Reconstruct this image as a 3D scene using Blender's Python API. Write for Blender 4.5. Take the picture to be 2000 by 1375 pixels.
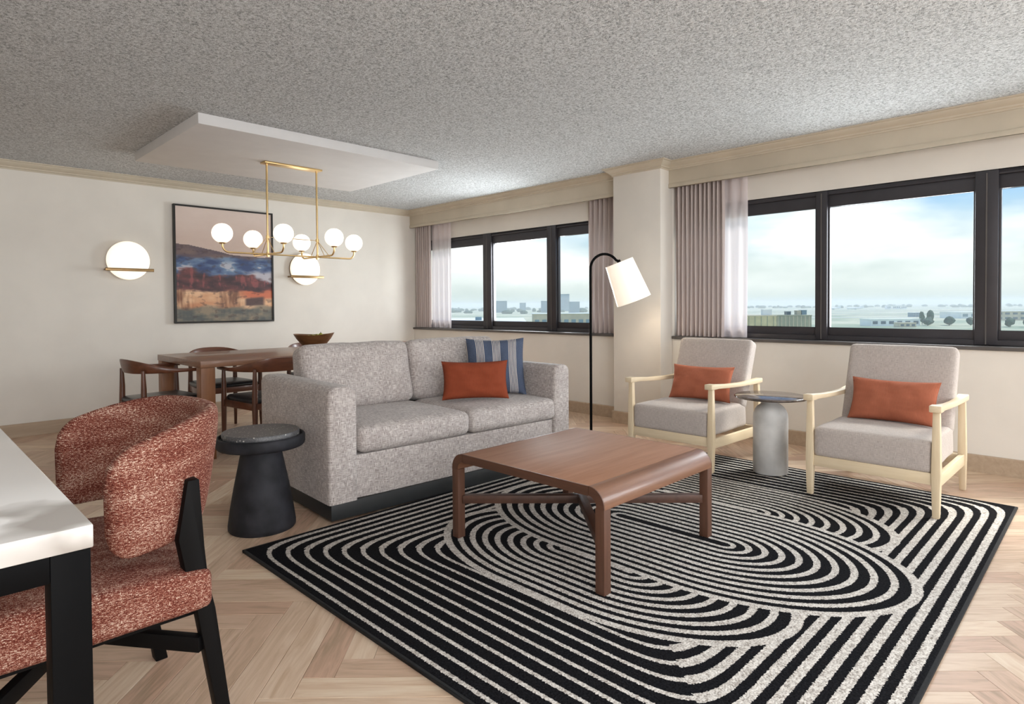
import bpy, bmesh, math, random
from mathutils import Vector, Matrix, noise as mnoise
random.seed(11)
PI = math.pi
S = bpy.context.scene
COL = S.collection
for o in list(bpy.data.objects):
    bpy.data.objects.remove(o)

def lin(c):
    return tuple(((x/255)/12.92 if x/255 <= 0.04045 else ((x/255+0.055)/1.055)**2.4) for x in c) + (1.0,)

# ------------------------------------------------------------------ camera
CAM = Vector((-5.1821, -7.0322, 1.15))
FPX, PCX, PCY = 1207.46, 998.65, 620.65
CR = Vector((0.7031, -0.7111, -0.0069))     # image right
CD = Vector((-0.0192, -0.0093, -0.9998))    # image down
CF = CR.cross(CD)                            # view direction
CF.normalize()
CD = CF.cross(CR).normalized()
cd = bpy.data.cameras.new('camera')
cam = bpy.data.objects.new('camera', cd)
COL.objects.link(cam)
cam.matrix_world = Matrix(((CR.x, -CD.x, -CF.x, CAM.x), (CR.y, -CD.y, -CF.y, CAM.y), (CR.z, -CD.z, -CF.z, CAM.z), (0, 0, 0, 1)))
cd.sensor_fit = 'HORIZONTAL'
cd.sensor_width = 36
cd.lens = 36*FPX/2000
cd.shift_x = (1000-PCX)/2000
cd.shift_y = (PCY-687.5)/2000
cd.clip_start = 0.05
cd.clip_end = 20000
S.camera = cam

def proj(p):
    d = Vector(p)-CAM
    z = d.dot(CF)
    if z < 0.05:
        return None
    return (PCX+FPX*d.dot(CR)/z, PCY+FPX*d.dot(CD)/z)

# ------------------------------------------------------------------ view and sky
S.view_settings.view_transform = 'Standard'
S.view_settings.look = 'None'
S.view_settings.exposure = 0.16
S.view_settings.gamma = 1.0
S.view_settings.use_curve_mapping = False
try:
    S.cycles.use_denoising = True
    S.cycles.max_bounces = 12
    S.cycles.diffuse_bounces = 6
    S.cycles.transparent_max_bounces = 16
    S.cycles.volume_bounces = 2
    S.cycles.sample_clamp_indirect = 6
except Exception:
    pass

SKY = 1.25
W = bpy.data.worlds.new('sky')
S.world = W
W.use_nodes = True
wt = W.node_tree
wt.nodes.clear()
def wn(t, **k):
    n = wt.nodes.new(t)
    for a, b in k.items():
        setattr(n, a, b)
    return n
w_out = wn('ShaderNodeOutputWorld'); w_bg = wn('ShaderNodeBackground'); w_tc = wn('ShaderNodeTexCoord')
w_sep = wn('ShaderNodeSeparateXYZ'); wt.links.new(w_tc.outputs['Generated'], w_sep.inputs[0])
w_rmp = wn('ShaderNodeValToRGB')
wt.links.new(w_sep.outputs['Z'], w_rmp.inputs[0])
er = w_rmp.color_ramp
er.elements[0].position = 0.0; er.elements[0].color = lin((186, 196, 187))
er.elements[1].position = 0.18; er.elements[1].color = lin((112, 176, 230))
e = er.elements.new(0.06); e.color = lin((190, 204, 202))
e = er.elements.new(0.115); e.color = lin((178, 204, 220))
e = er.elements.new(0.6); e.color = lin((95, 150, 215))
w_map = wn('ShaderNodeMapping'); w_map.inputs['Scale'].default_value = (2.2, 2.2, 7.0); w_map.inputs['Location'].default_value = (0.35, 0.9, 0.1)
w_nz = wn('ShaderNodeTexNoise'); w_nz.inputs['Scale'].default_value = 1.3; w_nz.inputs['Detail'].default_value = 5; w_nz.inputs['Roughness'].default_value = 0.5
wt.links.new(w_tc.outputs['Generated'], w_map.inputs[0]); wt.links.new(w_map.outputs[0], w_nz.inputs['Vector'])
w_cr = wn('ShaderNodeValToRGB'); w_cr.color_ramp.elements[0].position = 0.40; w_cr.color_ramp.elements[1].position = 0.60
w_el = wn('ShaderNodeMath', operation='MULTIPLY_ADD'); w_el.inputs[1].default_value = -1.5; w_el.inputs[2].default_value = 0.12
wt.links.new(w_sep.outputs['Z'], w_el.inputs[0])
w_mn = wn('ShaderNodeMath', operation='MAXIMUM'); w_mn.inputs[1].default_value = -0.10; wt.links.new(w_el.outputs[0], w_mn.inputs[0])
w_ad = wn('ShaderNodeMath', operation='ADD'); wt.links.new(w_nz.outputs['Fac'], w_ad.inputs[0]); wt.links.new(w_mn.outputs[0], w_ad.inputs[1])
wt.links.new(w_ad.outputs[0], w_cr.inputs[0])
w_mx = wn('ShaderNodeMix', data_type='RGBA')
w_mx.inputs['B'].default_value = (1.02, 1.02, 1.0, 1)
w_lo = wn('ShaderNodeMapRange'); w_lo.inputs['From Min'].default_value = 0.0; w_lo.inputs['From Max'].default_value = 0.07
wt.links.new(w_sep.outputs['Z'], w_lo.inputs['Value'])
w_fm = wn('ShaderNodeMath', operation='MULTIPLY'); wt.links.new(w_cr.outputs[0], w_fm.inputs[0]); wt.links.new(w_lo.outputs[0], w_fm.inputs[1])
wt.links.new(w_fm.outputs[0], w_mx.inputs['Factor']); wt.links.new(w_rmp.outputs[0], w_mx.inputs['A'])
wt.links.new(w_mx.outputs['Result'], w_bg.inputs['Color'])
w_bg.inputs['Strength'].default_value = SKY
wt.links.new(w_bg.outputs[0], w_out.inputs[0])

def lamp(name, kind, energy, loc, rot=(0, 0, 0), color=(1, 1, 1), **k):
    l = bpy.data.lights.new(name, kind)
    l.energy = energy
    l.color = color
    for a, b in k.items():
        setattr(l, a, b)
    o = bpy.data.objects.new(name, l)
    o.location = loc
    o.rotation_euler = rot
    COL.objects.link(o)
    return o
# hazy sun from the window side, softened by the cloud
sun = lamp('sun', 'SUN', 1.8, (20, -20, 20), color=(1.0, 0.94, 0.85), angle=math.radians(16))
sun.rotation_euler = Vector((-0.62, 0.36, -0.70)).to_track_quat('-Z', 'Y').to_euler()
# daylight through the two windows of the room, plus unseen fill lamps added indoors
def area_light(name, e, loc, d, sx, sy, col):
    l = lamp(name, 'AREA', e, loc, color=col, shape='RECTANGLE', size=sx, size_y=sy)
    l.rotation_euler = Vector(d).to_track_quat('-Z', 'Z').to_euler()
    return l
E_ = dict(small=200, largefar=92, largenear=150, rearl=135, rearr=70, overhead=62, left=8, sun=3.5)
sun.data.energy = E_['sun']
area_light('daylight_small_window', E_['small'], (0.42, -1.85, 1.50), (-1, -0.1, -0.08), 2.7, 1.1, (0.93, 0.965, 1.0))
area_light('daylight_large_window', E_['largefar'], (0.42, -5.9, 1.50), (-1, 0.05, -0.08), 2.5, 1.1, (0.93, 0.965, 1.0))
area_light('daylight_large_window_near', E_['largenear'], (0.42, -8.5, 1.50), (-1, 0.15, -0.08), 2.5, 1.1, (0.93, 0.965, 1.0))
area_light('rear_fill', E_['rearr'], (-2.2, -10.3, 1.45), (0.0, 1, 0.03), 2.6, 1.9, (0.93, 0.965, 1.0))  # added fill in front of the solid rear wall, no window there
area_light('rear_left_fill', E_['rearl'], (-6.2, -10.3, 1.45), (0.0, 1, 0.03), 2.6, 1.9, (0.93, 0.965, 1.0))  # second added fill at the rear, farther left
area_light('overhead_fill', E_['overhead'], (-4.4, -7.4, 2.42), (0.02, 0.15, -1), 2.4, 2.4, (0.93, 0.965, 1.0))  # added fill overhead, out of view; no ceiling fixture stands for it
area_light('left_fill', E_['left'], (-8.4, -7.4, 1.35), (1, 0.38, -0.03), 3.2, 1.5, (0.93, 0.965, 1.0))  # weak fill added from the left, no real lamp behind it

# ------------------------------------------------------------------ material helpers
class X:
    """a shader math expression"""
    def __init__(s, nt, v): s.nt, s.v = nt, v
    def _op(s, op, *a):
        n = s.nt.nodes.new('ShaderNodeMath'); n.operation = op
        for i, q in enumerate((s,)+a):
            q = q.v if isinstance(q, X) else q
            if isinstance(q, (int, float)): n.inputs[i].default_value = q
            else: s.nt.links.new(q, n.inputs[i])
        return X(s.nt, n.outputs[0])
    def __add__(s, o): return s._op('ADD', o)
    def __sub__(s, o): return s._op('SUBTRACT', o)
    def __mul__(s, o): return s._op('MULTIPLY', o)
    def __truediv__(s, o): return s._op('DIVIDE', o)
    def abs(s): return s._op('ABSOLUTE')
    def max(s, o): return s._op('MAXIMUM', o)
    def min(s, o): return s._op('MINIMUM', o)
    def smin(s, o, k): return s._op('SMOOTH_MIN', o, k)
    def lt(s, o): return s._op('LESS_THAN', o)
    def gt(s, o): return s._op('GREATER_THAN', o)
    def sqrt(s): return s._op('SQRT')
    def frac(s): return s._op('FRACT')
    def mix(s, a, b):   # s ? b : a
        return (X(s.nt, s.v))*(b-a if isinstance(b, X) else (b - a)) + a

class Mt:
    def __init__(s, name, rough=0.5, metal=0.0, color=None, spec=0.5):
        s.m = bpy.data.materials.new(name); s.m.use_nodes = True
        s.nt = s.m.node_tree
        s.b = s.nt.nodes['Principled BSDF']
        s.b.inputs['Roughness'].default_value = rough
        s.b.inputs['Metallic'].default_value = metal
        s.b.inputs['Specular IOR Level'].default_value = spec
        if color: s.b.inputs['Base Color'].default_value = lin(color)
        s.tc = s.nt.nodes.new('ShaderNodeTexCoord')
    def n(s, t, **k):
        q = s.nt.nodes.new(t)
        for a, b in k.items(): setattr(q, a, b)
        return q
    def l(s, a, b): s.nt.links.new(a, b)
    def vec(s, src='Object', scale=(1, 1, 1), rot=(0, 0, 0), loc=(0, 0, 0)):
        mp = s.n('ShaderNodeMapping'); mp.inputs['Scale'].default_value = scale
        mp.inputs['Rotation'].default_value = rot; mp.inputs['Location'].default_value = loc
        s.l(s.tc.outputs[src], mp.inputs[0]); return mp.outputs[0]
    def noise(s, vec, scale=5.0, detail=3.0, rough=0.5, dist=0.0):
        q = s.n('ShaderNodeTexNoise'); q.inputs['Scale'].default_value = scale; q.inputs['Detail'].default_value = detail
        q.inputs['Roughness'].default_value = rough; q.inputs['Distortion'].default_value = dist
        s.l(vec, q.inputs['Vector']); return q.outputs['Fac']
    def ramp(s, fac, stops):
        q = s.n('ShaderNodeValToRGB'); r = q.color_ramp
        while len(r.elements) < len(stops): r.elements.new(0.5)
        for e, (p, c) in zip(r.elements, stops): e.position = p; e.color = lin(c)
        s.l(fac, q.inputs[0]); return q.outputs[0]
    def mixc(s, fac, a, b, blend='MIX'):
        q = s.n('ShaderNodeMix', data_type='RGBA', blend_type=blend)
        for v, k in ((fac, 'Factor'), (a, 'A'), (b, 'B')):
            if isinstance(v, X): v = v.v
            if isinstance(v, (int, float)): q.inputs[k].default_value = v
            elif isinstance(v, tuple): q.inputs[k].default_value = lin(v)
            else: s.l(v, q.inputs[k])
        return q.outputs['Result']
    def base(s, c): s.l(c, s.b.inputs['Base Color'])
    def bump(s, h, strength=0.3, dist=0.002):
        q = s.n('ShaderNodeBump'); q.inputs['Strength'].default_value = strength; q.inputs['Distance'].default_value = dist
        s.l(h.v if isinstance(h, X) else h, q.inputs['Height']); s.l(q.outputs[0], s.b.inputs['Normal'])

def plain(name, color, rough=0.5, metal=0.0, var=0.06, scale=6.0, spec=0.5):
    m = Mt(name, rough, metal, color, spec)
    nz = m.noise(m.vec(), scale, 4)
    dk = tuple(max(0, c*(1-var)) for c in color); lt = tuple(min(255, c*(1+var)) for c in color)
    m.base(m.ramp(nz, [(0.35, dk), (0.65, lt)]))
    return m.m

def wood(name, c1, c2, axis='x', rough=0.45, scale=1.0, c3=None, coat=0.0):
    m = Mt(name, rough)
    st = {'x': (1.2, 14, 14), 'y': (14, 1.2, 14), 'z': (14, 14, 1.2)}[axis]
    v = m.vec('Object', tuple(q*scale for q in st))
    a = m.noise(v, 2.2, 5, 0.6, 0.4)
    st2 = {'x': (4, 120, 120), 'y': (120, 4, 120), 'z': (120, 120, 4)}[axis]
    f = m.noise(m.vec('Object', tuple(q*scale for q in st2)), 1.5, 2, 0.5)
    cc = m.ramp(a, [(0.3, c1), (0.7, c2)])
    cc = m.mixc(m.ramp(f, [(0.42, (0, 0, 0)), (0.62, (90, 90, 90))]), cc, c3 or tuple(q*0.8 for q in c1))
    m.base(cc)
    m.bump(f, 0.12, 0.001)
    m.b.inputs['Coat Weight'].default_value = coat
    return m.m

def weave(name, c1, c2, c3, fine=260, rough=0.92, streak=0.5, bump=0.5, amt=(0.42, 0.6)):
    """heathered cloth: crossed slub threads in the mesh's own UV metres"""
    m = Mt(name, rough, spec=0.2)
    h = m.noise(m.vec('UV', (fine*0.09, fine, 1)), 1.0, 2, 0.5)
    w = m.noise(m.vec('UV', (fine, fine*0.09, 1), loc=(7, 3, 0)), 1.0, 2, 0.5)
    hx, wx = X(m.nt, h), X(m.nt, w)
    t = hx.max(wx)*1.25-0.06
    fin = m.noise(m.vec('UV', (fine*1.3, fine*1.3, 1)), 1.0, 2, 0.5)
    big = m.noise(m.vec('UV', (9, 9, 1)), 1.0, 2, 0.5)
    tot = t*0.70 + X(m.nt, fin)*0.20 + X(m.nt, big)*0.10
    m.base(m.ramp(tot.v, [(amt[0], c1), ((amt[0]+amt[1])/2, c2), (amt[1], c3)]))
    m.bump(tot, bump, 0.002)
    m.b.inputs['Sheen Weight'].default_value = 0.15
    return m.m

# ------------------------------------------------------------------ materials
M_wall = plain('wall_paint', (224, 219, 211), 0.8, var=0.012, scale=3, spec=0.25)
M_trim = plain('moulding_paint', (196, 186, 168), 0.6, var=0.02, scale=4, spec=0.3)
M_base = wood('baseboard_wood', (168, 148, 126), (184, 164, 142), 'x', 0.5)
M_white = plain('soffit_paint', (212, 211, 211), 0.75, var=0.01)
def mk_ceiling():
    m = Mt('popcorn_ceiling', 0.95, spec=0.1)
    v = m.vec('Object')
    a = m.noise(v, 75, 3, 0.6); b = m.noise(v, 190, 2, 0.5)
    t = X(m.nt, a)*0.65 + X(m.nt, b)*0.35
    m.base(m.ramp(t.v, [(0.36, (134, 137, 139)), (0.5, (196, 199, 201)), (0.64, (224, 227, 229))]))
    m.bump(t, 1.0, 0.012)
    return m.m
M_ceil = mk_ceiling()
def mk_floor():
    m = Mt('oak_plank', 0.42, spec=0.4)
    oi = m.n('ShaderNodeObjectInfo')
    at = m.n('ShaderNodeAttribute'); at.attribute_name = 'tone'
    r = (X(m.nt, oi.outputs['Random'])+X(m.nt, at.outputs['Fac'])).frac()
    cmb = m.n('ShaderNodeCombineXYZ'); m.l((r*37.0).v, cmb.inputs[0]); m.l((r*91.0).v, cmb.inputs[1])
    def vv(sc):
        mp = m.n('ShaderNodeVectorMath'); mp.operation = 'ADD'
        m.l(m.tc.outputs['UV'], mp.inputs[0]); m.l(cmb.outputs[0], mp.inputs[1])
        q = m.n('ShaderNodeVectorMath'); q.operation = 'MULTIPLY'; m.l(mp.outputs[0], q.inputs[0]); q.inputs[1].default_value = sc
        return q.outputs[0]
    g = m.noise(vv((2.2, 20, 1)), 1.6, 4, 0.55, 1.2)
    fi = m.noise(vv((9, 240, 1)), 1.0, 2, 0.5)
    wv = m.n('ShaderNodeTexWave'); wv.wave_type = 'RINGS'; wv.inputs['Scale'].default_value = 1.0; wv.inputs['Distortion'].default_value = 5; wv.inputs['Detail'].default_value = 2
    m.l(vv((2.5, 26, 1)), wv.inputs['Vector'])
    c = m.ramp(g, [(0.3, (184, 160, 136)), (0.5, (204, 181, 159)), (0.72, (216, 196, 176))])
    c = m.mixc(m.ramp(fi, [(0.45, (0, 0, 0)), (0.7, (80, 80, 80))]), c, (146, 116, 90))
    c = m.mixc(m.ramp(wv.outputs['Fac'], [(0.75, (0, 0, 0)), (0.95, (52, 52, 52))]), c, (160, 126, 92))
    tone = m.ramp(r.v, [(0.0, (158, 151, 144)), (0.5, (186, 181, 176)), (1.0, (212, 206, 202))])
    c = m.mixc(0.75, c, tone, 'OVERLAY')
    m.base(c)
    m.bump(fi, 0.15, 0.0006)
    return m.m
M_floor = mk_floor()
M_groove = plain('plank_groove', (92, 74, 58), 0.8)
M_frame = plain('window_frame_metal', (62, 60, 64), 0.42, 0.35, var=0.03)
M_sill = plain('sill_stone', (88, 84, 82), 0.35, var=0.05)
def mk_glass():
    m = Mt('window_glass'); nt = m.nt
    tr = m.n('ShaderNodeBsdfTransparent'); tr.inputs[0].default_value = (0.968, 0.978, 0.97, 1)
    gl = m.n('ShaderNodeBsdfGlossy'); gl.inputs['Roughness'].default_value = 0.02
    fr = m.n('ShaderNodeLayerWeight'); fr.inputs['Blend'].default_value = 0.5
    mx = m.n('ShaderNodeMixShader')
    fc = X(nt, fr.outputs['Facing']); m.l((fc*fc*fc*fc*0.12+0.002).v, mx.inputs[0]); m.l(tr.outputs[0], mx.inputs[1]); m.l(gl.outputs[0], mx.inputs[2])
    m.l(mx.outputs[0], nt.nodes['Material Output'].inputs['Surface'])
    return m.m
M_glass = mk_glass()
def mk_cloth(name, color, trans, alpha=1.0):
    m = Mt(name, 0.95, color=color, spec=0.1); nt = m.nt
    tl = m.n('ShaderNodeBsdfTranslucent'); tl.inputs[0].default_value = lin(color)
    mx = m.n('ShaderNodeMixShader'); mx.inputs[0].default_value = trans
    m.l(m.b.outputs[0], mx.inputs[1]); m.l(tl.outputs[0], mx.inputs[2])
    out = mx.outputs[0]
    h = m.noise(m.vec('Object', (300, 300, 40)), 1.0, 2)
    m.bump(h, 0.2, 0.001)
    if alpha < 1:
        tp = m.n('ShaderNodeBsdfTransparent'); m2 = m.n('ShaderNodeMixShader'); m2.inputs[0].default_value = alpha
        m.l(tp.outputs[0], m2.inputs[1]); m.l(out, m2.inputs[2]); out = m2.outputs[0]
    m.l(out, nt.nodes['Material Output'].inputs['Surface'])
    return m.m
M_drape = mk_cloth('drape_fabric', (200, 188, 184), 0.15)
M_sheer = mk_cloth('sheer_fabric', (240, 232, 234), 0.45, 0.90)
M_sofa = weave('sofa_tweed', (116, 106, 103), (164, 154, 150), (212, 205, 200), 330, amt=(0.40, 0.70))
M_chair = weave('armchair_cloth', (160, 150, 145), (176, 166, 160), (192, 183, 177), 420, bump=0.25, amt=(0.42, 0.66))
def mk_tweed():
    m = Mt('rust_tweed', 0.95, spec=0.2)
    a = m.noise(m.vec('UV', (110, 320, 1)), 1.0, 4, 0.65)
    b = m.noise(m.vec('UV', (380, 520, 1)), 1.0, 2, 0.6)
    d = m.noise(m.vec('UV', (6, 22, 1)), 1.0, 3, 0.5)
    t = X(m.nt, a)*0.5 + X(m.nt, b)*0.42 + X(m.nt, d)*0.16
    m.base(m.ramp(t.v, [(0.43, (70, 29, 22)), (0.52, (108, 50, 38)), (0.58, (152, 104, 88)), (0.64, (214, 194, 176))]))
    m.bump(t, 0.8, 0.004)
    return m.m
M_tweed = mk_tweed()
def mk_ribbed(name, color):
    m = Mt(name, 0.9, spec=0.2); nt = m.nt
    sp = m.n('ShaderNodeSeparateXYZ'); m.l(m.tc.outputs['UV'], sp.inputs[0])
    u = X(nt, sp.outputs[0])
    wob = X(nt, m.noise(m.vec('UV', (20, 3, 1)), 1, 2))
    r = ((u*150 + wob*0.8).frac()-0.5).abs()*2
    dk = tuple(c*0.8 for c in color)
    fz = m.noise(m.vec('UV', (200, 30, 1)), 1, 3)
    m.base(m.mixc((r*0.4+X(nt, fz)*0.5).v, color, dk))
    m.bump(r, 0.35, 0.002)
    return m.m
M_rust = mk_ribbed('rust_ribbed_cotton', (150, 72, 46))
M_terra = mk_ribbed('terracotta_ribbed_cotton', (182, 108, 82))
def mk_stripe():
    m = Mt('blue_striped_cotton', 0.9, spec=0.2); nt = m.nt
    sp = m.n('ShaderNodeSeparateXYZ'); m.l(m.tc.outputs['UV'], sp.inputs[0])
    u = X(nt, sp.outputs[0])/0.42 + 0.5
    g = ((u-0.145)/0.295)
    k = g.frac()
    grp = k.lt(0.53)
    ln = (k/0.53*6.0).frac().lt(0.36)
    fac = grp*ln
    fz = m.noise(m.vec('UV', (250, 250, 1)), 1, 2)
    blue = m.ramp(fz, [(0.35, (66, 76, 97)), (0.65, (90, 100, 121))])
    m.base(m.mixc(fac.v, blue, (222, 214, 204)))
    m.bump(fz, 0.3, 0.001)
    return m.m
M_stripe = mk_stripe()
M_walnut_x = wood('walnut_along_x', (112, 72, 52), (140, 94, 68), 'x', 0.38, coat=0.1)
M_walnut_y = wood('walnut_along_y', (112, 72, 52), (140, 94, 68), 'y', 0.38, coat=0.1)
M_walnut_z = wood('walnut_along_z', (112, 72, 52), (140, 94, 68), 'z', 0.4)
M_ctop = wood('walnut_veneer', (152, 110, 86), (170, 127, 102), 'x', 0.6, 0.8, (134, 94, 72))
M_ctop.node_tree.nodes['Principled BSDF'].inputs['Specular IOR Level'].default_value = 0.22
M_cedge = wood('walnut_edge', (112, 76, 56), (134, 94, 70), 'x', 0.38, c3=(94, 62, 44), coat=0.1)
M_cleg = wood('walnut_leg', (82, 54, 41), (102, 69, 53), 'z', 0.5)
M_cend_shade = wood('walnut_end_shade', (82, 54, 41), (102, 69, 53), 'y', 0.5)  # darker walnut: shade of the unlit table end put into the colour
M_cstr = wood('walnut_stretcher', (70, 46, 36), (88, 59, 46), 'x', 0.45)
M_table = wood('dining_wood_x', (120, 84, 62), (144, 104, 78), 'x', 0.35, c3=(104, 70, 50), coat=0.2)
M_tablez = wood('dining_wood_z', (128, 84, 54), (150, 102, 68), 'z', 0.42)
M_dark = wood('dark_walnut', (82, 46, 30), (112, 66, 44), 'x', 0.33, coat=0.25)
M_darkz = wood('dark_walnut_z', (76, 44, 30), (104, 62, 42), 'z', 0.33, coat=0.2)
M_leather = plain('black_leather', (34, 36, 40), 0.38, var=0.12, scale=40)
M_beech_x = wood('beech_x', (216, 196, 163), (228, 211, 182), 'x', 0.5, c3=(204, 180, 144))
M_beech_y = wood('beech_y', (216, 196, 163), (228, 211, 182), 'y', 0.5, c3=(204, 180, 144))
M_beech_z = wood('beech_z', (216, 196, 163), (228, 211, 182), 'z', 0.5, c3=(204, 180, 144))
M_black = plain('black_lacquer', (15, 14, 14), 0.5, var=0.1, spec=0.08)
M_blackmetal = plain('black_metal', (10, 10, 11), 0.5, 0.0, var=0.08, spec=0.06)
M_plinth = plain('sofa_plinth', (34, 36, 37), 0.5, var=0.06)
M_brass = plain('brushed_brass', (222, 192, 138), 0.28, 1.0, var=0.05)
M_bronze = plain('dark_brass', (142, 116, 82), 0.32, 1.0, var=0.05)
M_stoolb = plain('charcoal_concrete', (38, 38, 42), 0.6, var=0.25, scale=9, spec=0.2)
def mk_terrazzo():
    m = Mt('terrazzo', 0.4)
    v = m.n('ShaderNodeTexVoronoi'); v.inputs['Scale'].default_value = 80
    m.l(m.vec(), v.inputs['Vector'])
    nz = m.noise(m.vec(), 160, 3)
    c = m.ramp(nz, [(0.35, (66, 66, 69)), (0.65, (96, 95, 96))])
    fl = m.ramp(v.outputs['Distance'], [(0.2, (255, 255, 255)), (0.32, (0, 0, 0))])
    sel = m.n('ShaderNodeSeparateColor'); m.l(v.outputs['Color'], sel.inputs[0])
    k = X(m.nt, sel.outputs[0]).gt(0.72)
    sf = m.n('ShaderNodeSeparateColor'); m.l(fl, sf.inputs[0])
    m.base(m.mixc((X(m.nt, sf.outputs[0])*k).v, c, (196, 192, 186)))
    return m.m
M_terrazzo = mk_terrazzo()
M_concrete = plain('pale_concrete', (208, 207, 205), 0.6, var=0.06, scale=7)
M_granite = plain('dark_granite', (96, 86, 80), 0.12, var=0.18, scale=26)
def mk_marble():
    m = Mt('white_marble', 0.22)
    v = m.vec('Object', (1, 1, 1))
    d = m.n('ShaderNodeTexNoise'); d.inputs['Scale'].default_value = 1.7; d.inputs['Detail'].default_value = 5; m.l(v, d.inputs['Vector'])
    mixv = m.n('ShaderNodeMix', data_type='VECTOR'); mixv.inputs['Factor'].default_value = 0.55
    m.l(v, mixv.inputs['A']); m.l(d.outputs['Color'], mixv.inputs['B'])
    w = m.n('ShaderNodeTexWave'); w.inputs['Scale'].default_value = 1.15; w.inputs['Distortion'].default_value = 7; w.inputs['Detail'].default_value = 4
    w.bands_direction = 'DIAGONAL'
    m.l(mixv.outputs['Result'], w.inputs['Vector'])
    br = m.noise(v, 3.0, 3)
    vein = X(m.nt, m.ramp(w.outputs['Fac'], [(0.90, (0, 0, 0)), (0.985, (255, 255, 255))]))
    m.base(m.mixc((vein*X(m.nt, m.ramp(br, [(0.38, (40, 40, 40)), (0.55, (235, 235, 235))]))).v, (234, 231, 227), (150, 142, 134)))
    return m.m
M_marble = mk_marble()
def mk_emit(name, color, strength):
    m = Mt(name, 0.4, color=(250, 246, 238))
    m.b.inputs['Emission Color'].default_value = lin(color)
    m.b.inputs['Emission Strength'].default_value = strength
    return m.m
M_globe = mk_emit('opal_globe', (255, 241, 222), 0.95)
M_dome = mk_emit('opal_dome', (255, 236, 208), 0.8)
M_shade = mk_emit('lamp_shade_linen', (255, 238, 214), 0.5)
M_bowl = wood('bowl_wood', (92, 60, 36), (124, 86, 54), 'x', 0.35)
M_green = plain('pear_skin', (150, 150, 58), 0.45, var=0.15, scale=30)
M_artframe = plain('black_picture_frame', (30, 28, 26), 0.45)
def mk_art():
    m = Mt('art_print', 0.5)
    a = m.n('ShaderNodeVertexColor'); a.layer_name = 'paint'
    m.base(a.outputs['Color'])
    return m.m
M_art = mk_art()
def mk_rug():
    m = Mt('rug_pile', 1.0, spec=0.05); nt = m.nt
    sp = m.n('ShaderNodeSeparateXYZ'); m.l(m.tc.outputs['Object'], sp.inputs[0])
    v = m.vec('Object')
    n1 = X(nt, m.noise(v, 150, 2)); n2 = X(nt, m.noise(v, 55, 2)); n3 = X(nt, m.noise(m.vec('Object', loc=(5, 5, 0)), 150, 2))
    s = X(nt, sp.outputs[0]) + (n1-0.5)*0.014
    t = X(nt, sp.outputs[1])*-1.0 + (n3-0.5)*0.014
    SX, TY = 3.245, 2.525
    ds = s.min(s*-1.0+SX); dt = t.min(t*-1.0+TY)
    d = ds.smin(dt, 0.30)
    P = 0.0615
    horiz = dt.lt(ds)
    low = t.gt(1.2)
    near = s.lt(1.6)
    fh = low.mix(0.42, 0.50); fv = near.mix(0.30, 0.26)
    wf = horiz.mix(fv, fh)
    k = ((d-0.046)/P+0.5).frac()
    outw = ((k-0.5).abs()*2.0).lt(wf)*d.gt(0.03)
    def stad(s0, t0, t1, kk, r_out, ph, P, rim0, core):
        a = ((s-s0)*kk).abs()
        b = ((t*-1.0+t0).max(t-t1)).max(0.0)
        r = (a*a+b*b).sqrt()
        w = (a/(r+0.0001)).mix(0.37, 0.53)
        q = ((r-ph)/P+0.5).frac()
        wh = ((q-0.5).abs()*2.0).lt(w)
        rim = r.gt(rim0)
        return r.lt(r_out), wh.max(rim)*r.gt(core)
    iL, wL = stad(1.05, 1.08, 1.45, 1.55, 0.69, 0.0, 0.0735, 0.648, -1.0)
    iU, wU = stad(2.175, 0.95, 1.50, 1.55, 0.69, 0.0, 0.0735, 0.648, -1.0)
    iR, wR = stad(1.61, 1.02, 1.595, 1.42, 0.795, 0.045, 0.0725, 0.757, 0.034)
    f = iL.mix(outw, wL); f = iU.mix(f, wU); f = iR.mix(f, wR)
    wht = m.ramp((n2*0.4+n1*0.6).v, [(0.38, (150, 142, 134)), (0.5, (200, 194, 187)), (0.62, (226, 221, 214))])
    blk = m.ramp(n3.v, [(0.3, (15, 15, 17)), (0.7, (34, 34, 37))])
    m.base(m.mixc(f.v, blk, wht))
    m.bump(f*0.5+n1*0.7+n3*0.5, 0.9, 0.006)
    return m.m
M_rug = mk_rug()
M_rugedge = plain('rug_binding', (22, 22, 24), 0.9, var=0.2, scale=60)

# ------------------------------------------------------------------ mesh helpers
def box_uv(me):
    uv = me.uv_layers.new(name='UVMap').data
    vs = me.vertices
    for p in me.polygons:
        n = p.normal; ax, ay, az = abs(n.x), abs(n.y), abs(n.z)
        for li in p.loop_indices:
            c = vs[me.loops[li].vertex_index].co
            uv[li].uv = (c.x, c.y) if az >= ax and az >= ay else ((c.x, c.z) if ay >= ax else (c.y, c.z))

def mesh_of(name, bm, mat, bevel=0.0, seg=2, smooth=True, uv=True, angle=40):
    bmesh.ops.remove_doubles(bm, verts=bm.verts, dist=1e-6)
    if bevel > 0:
        ed = [e for e in bm.edges if len(e.link_faces) == 2 and e.calc_face_angle(0) > 0.5]
        if ed:
            bmesh.ops.bevel(bm, geom=ed, offset=bevel, segments=seg, affect='EDGES', clamp_overlap=True, profile=0.5)
    bmesh.ops.recalc_face_normals(bm, faces=bm.faces)
    me = bpy.data.meshes.new(name)
    has_uv = bm.loops.layers.uv.active is not None
    bm.to_mesh(me); bm.free()
    if mat: me.materials.append(mat)
    if smooth:
        me.shade_smooth()
        me.set_sharp_from_angle(angle=math.radians(angle))
    if uv and not has_uv: box_uv(me)
    return me

def obj(name, bm, mat, parent=None, kind=None, **k):
    me = bm if isinstance(bm, bpy.types.Mesh) else mesh_of(name, bm, mat, **k)
    o = bpy.data.objects.new(name, me)
    COL.objects.link(o)
    if parent: o.parent = parent
    if kind: o['kind'] = kind
    return o

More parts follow.
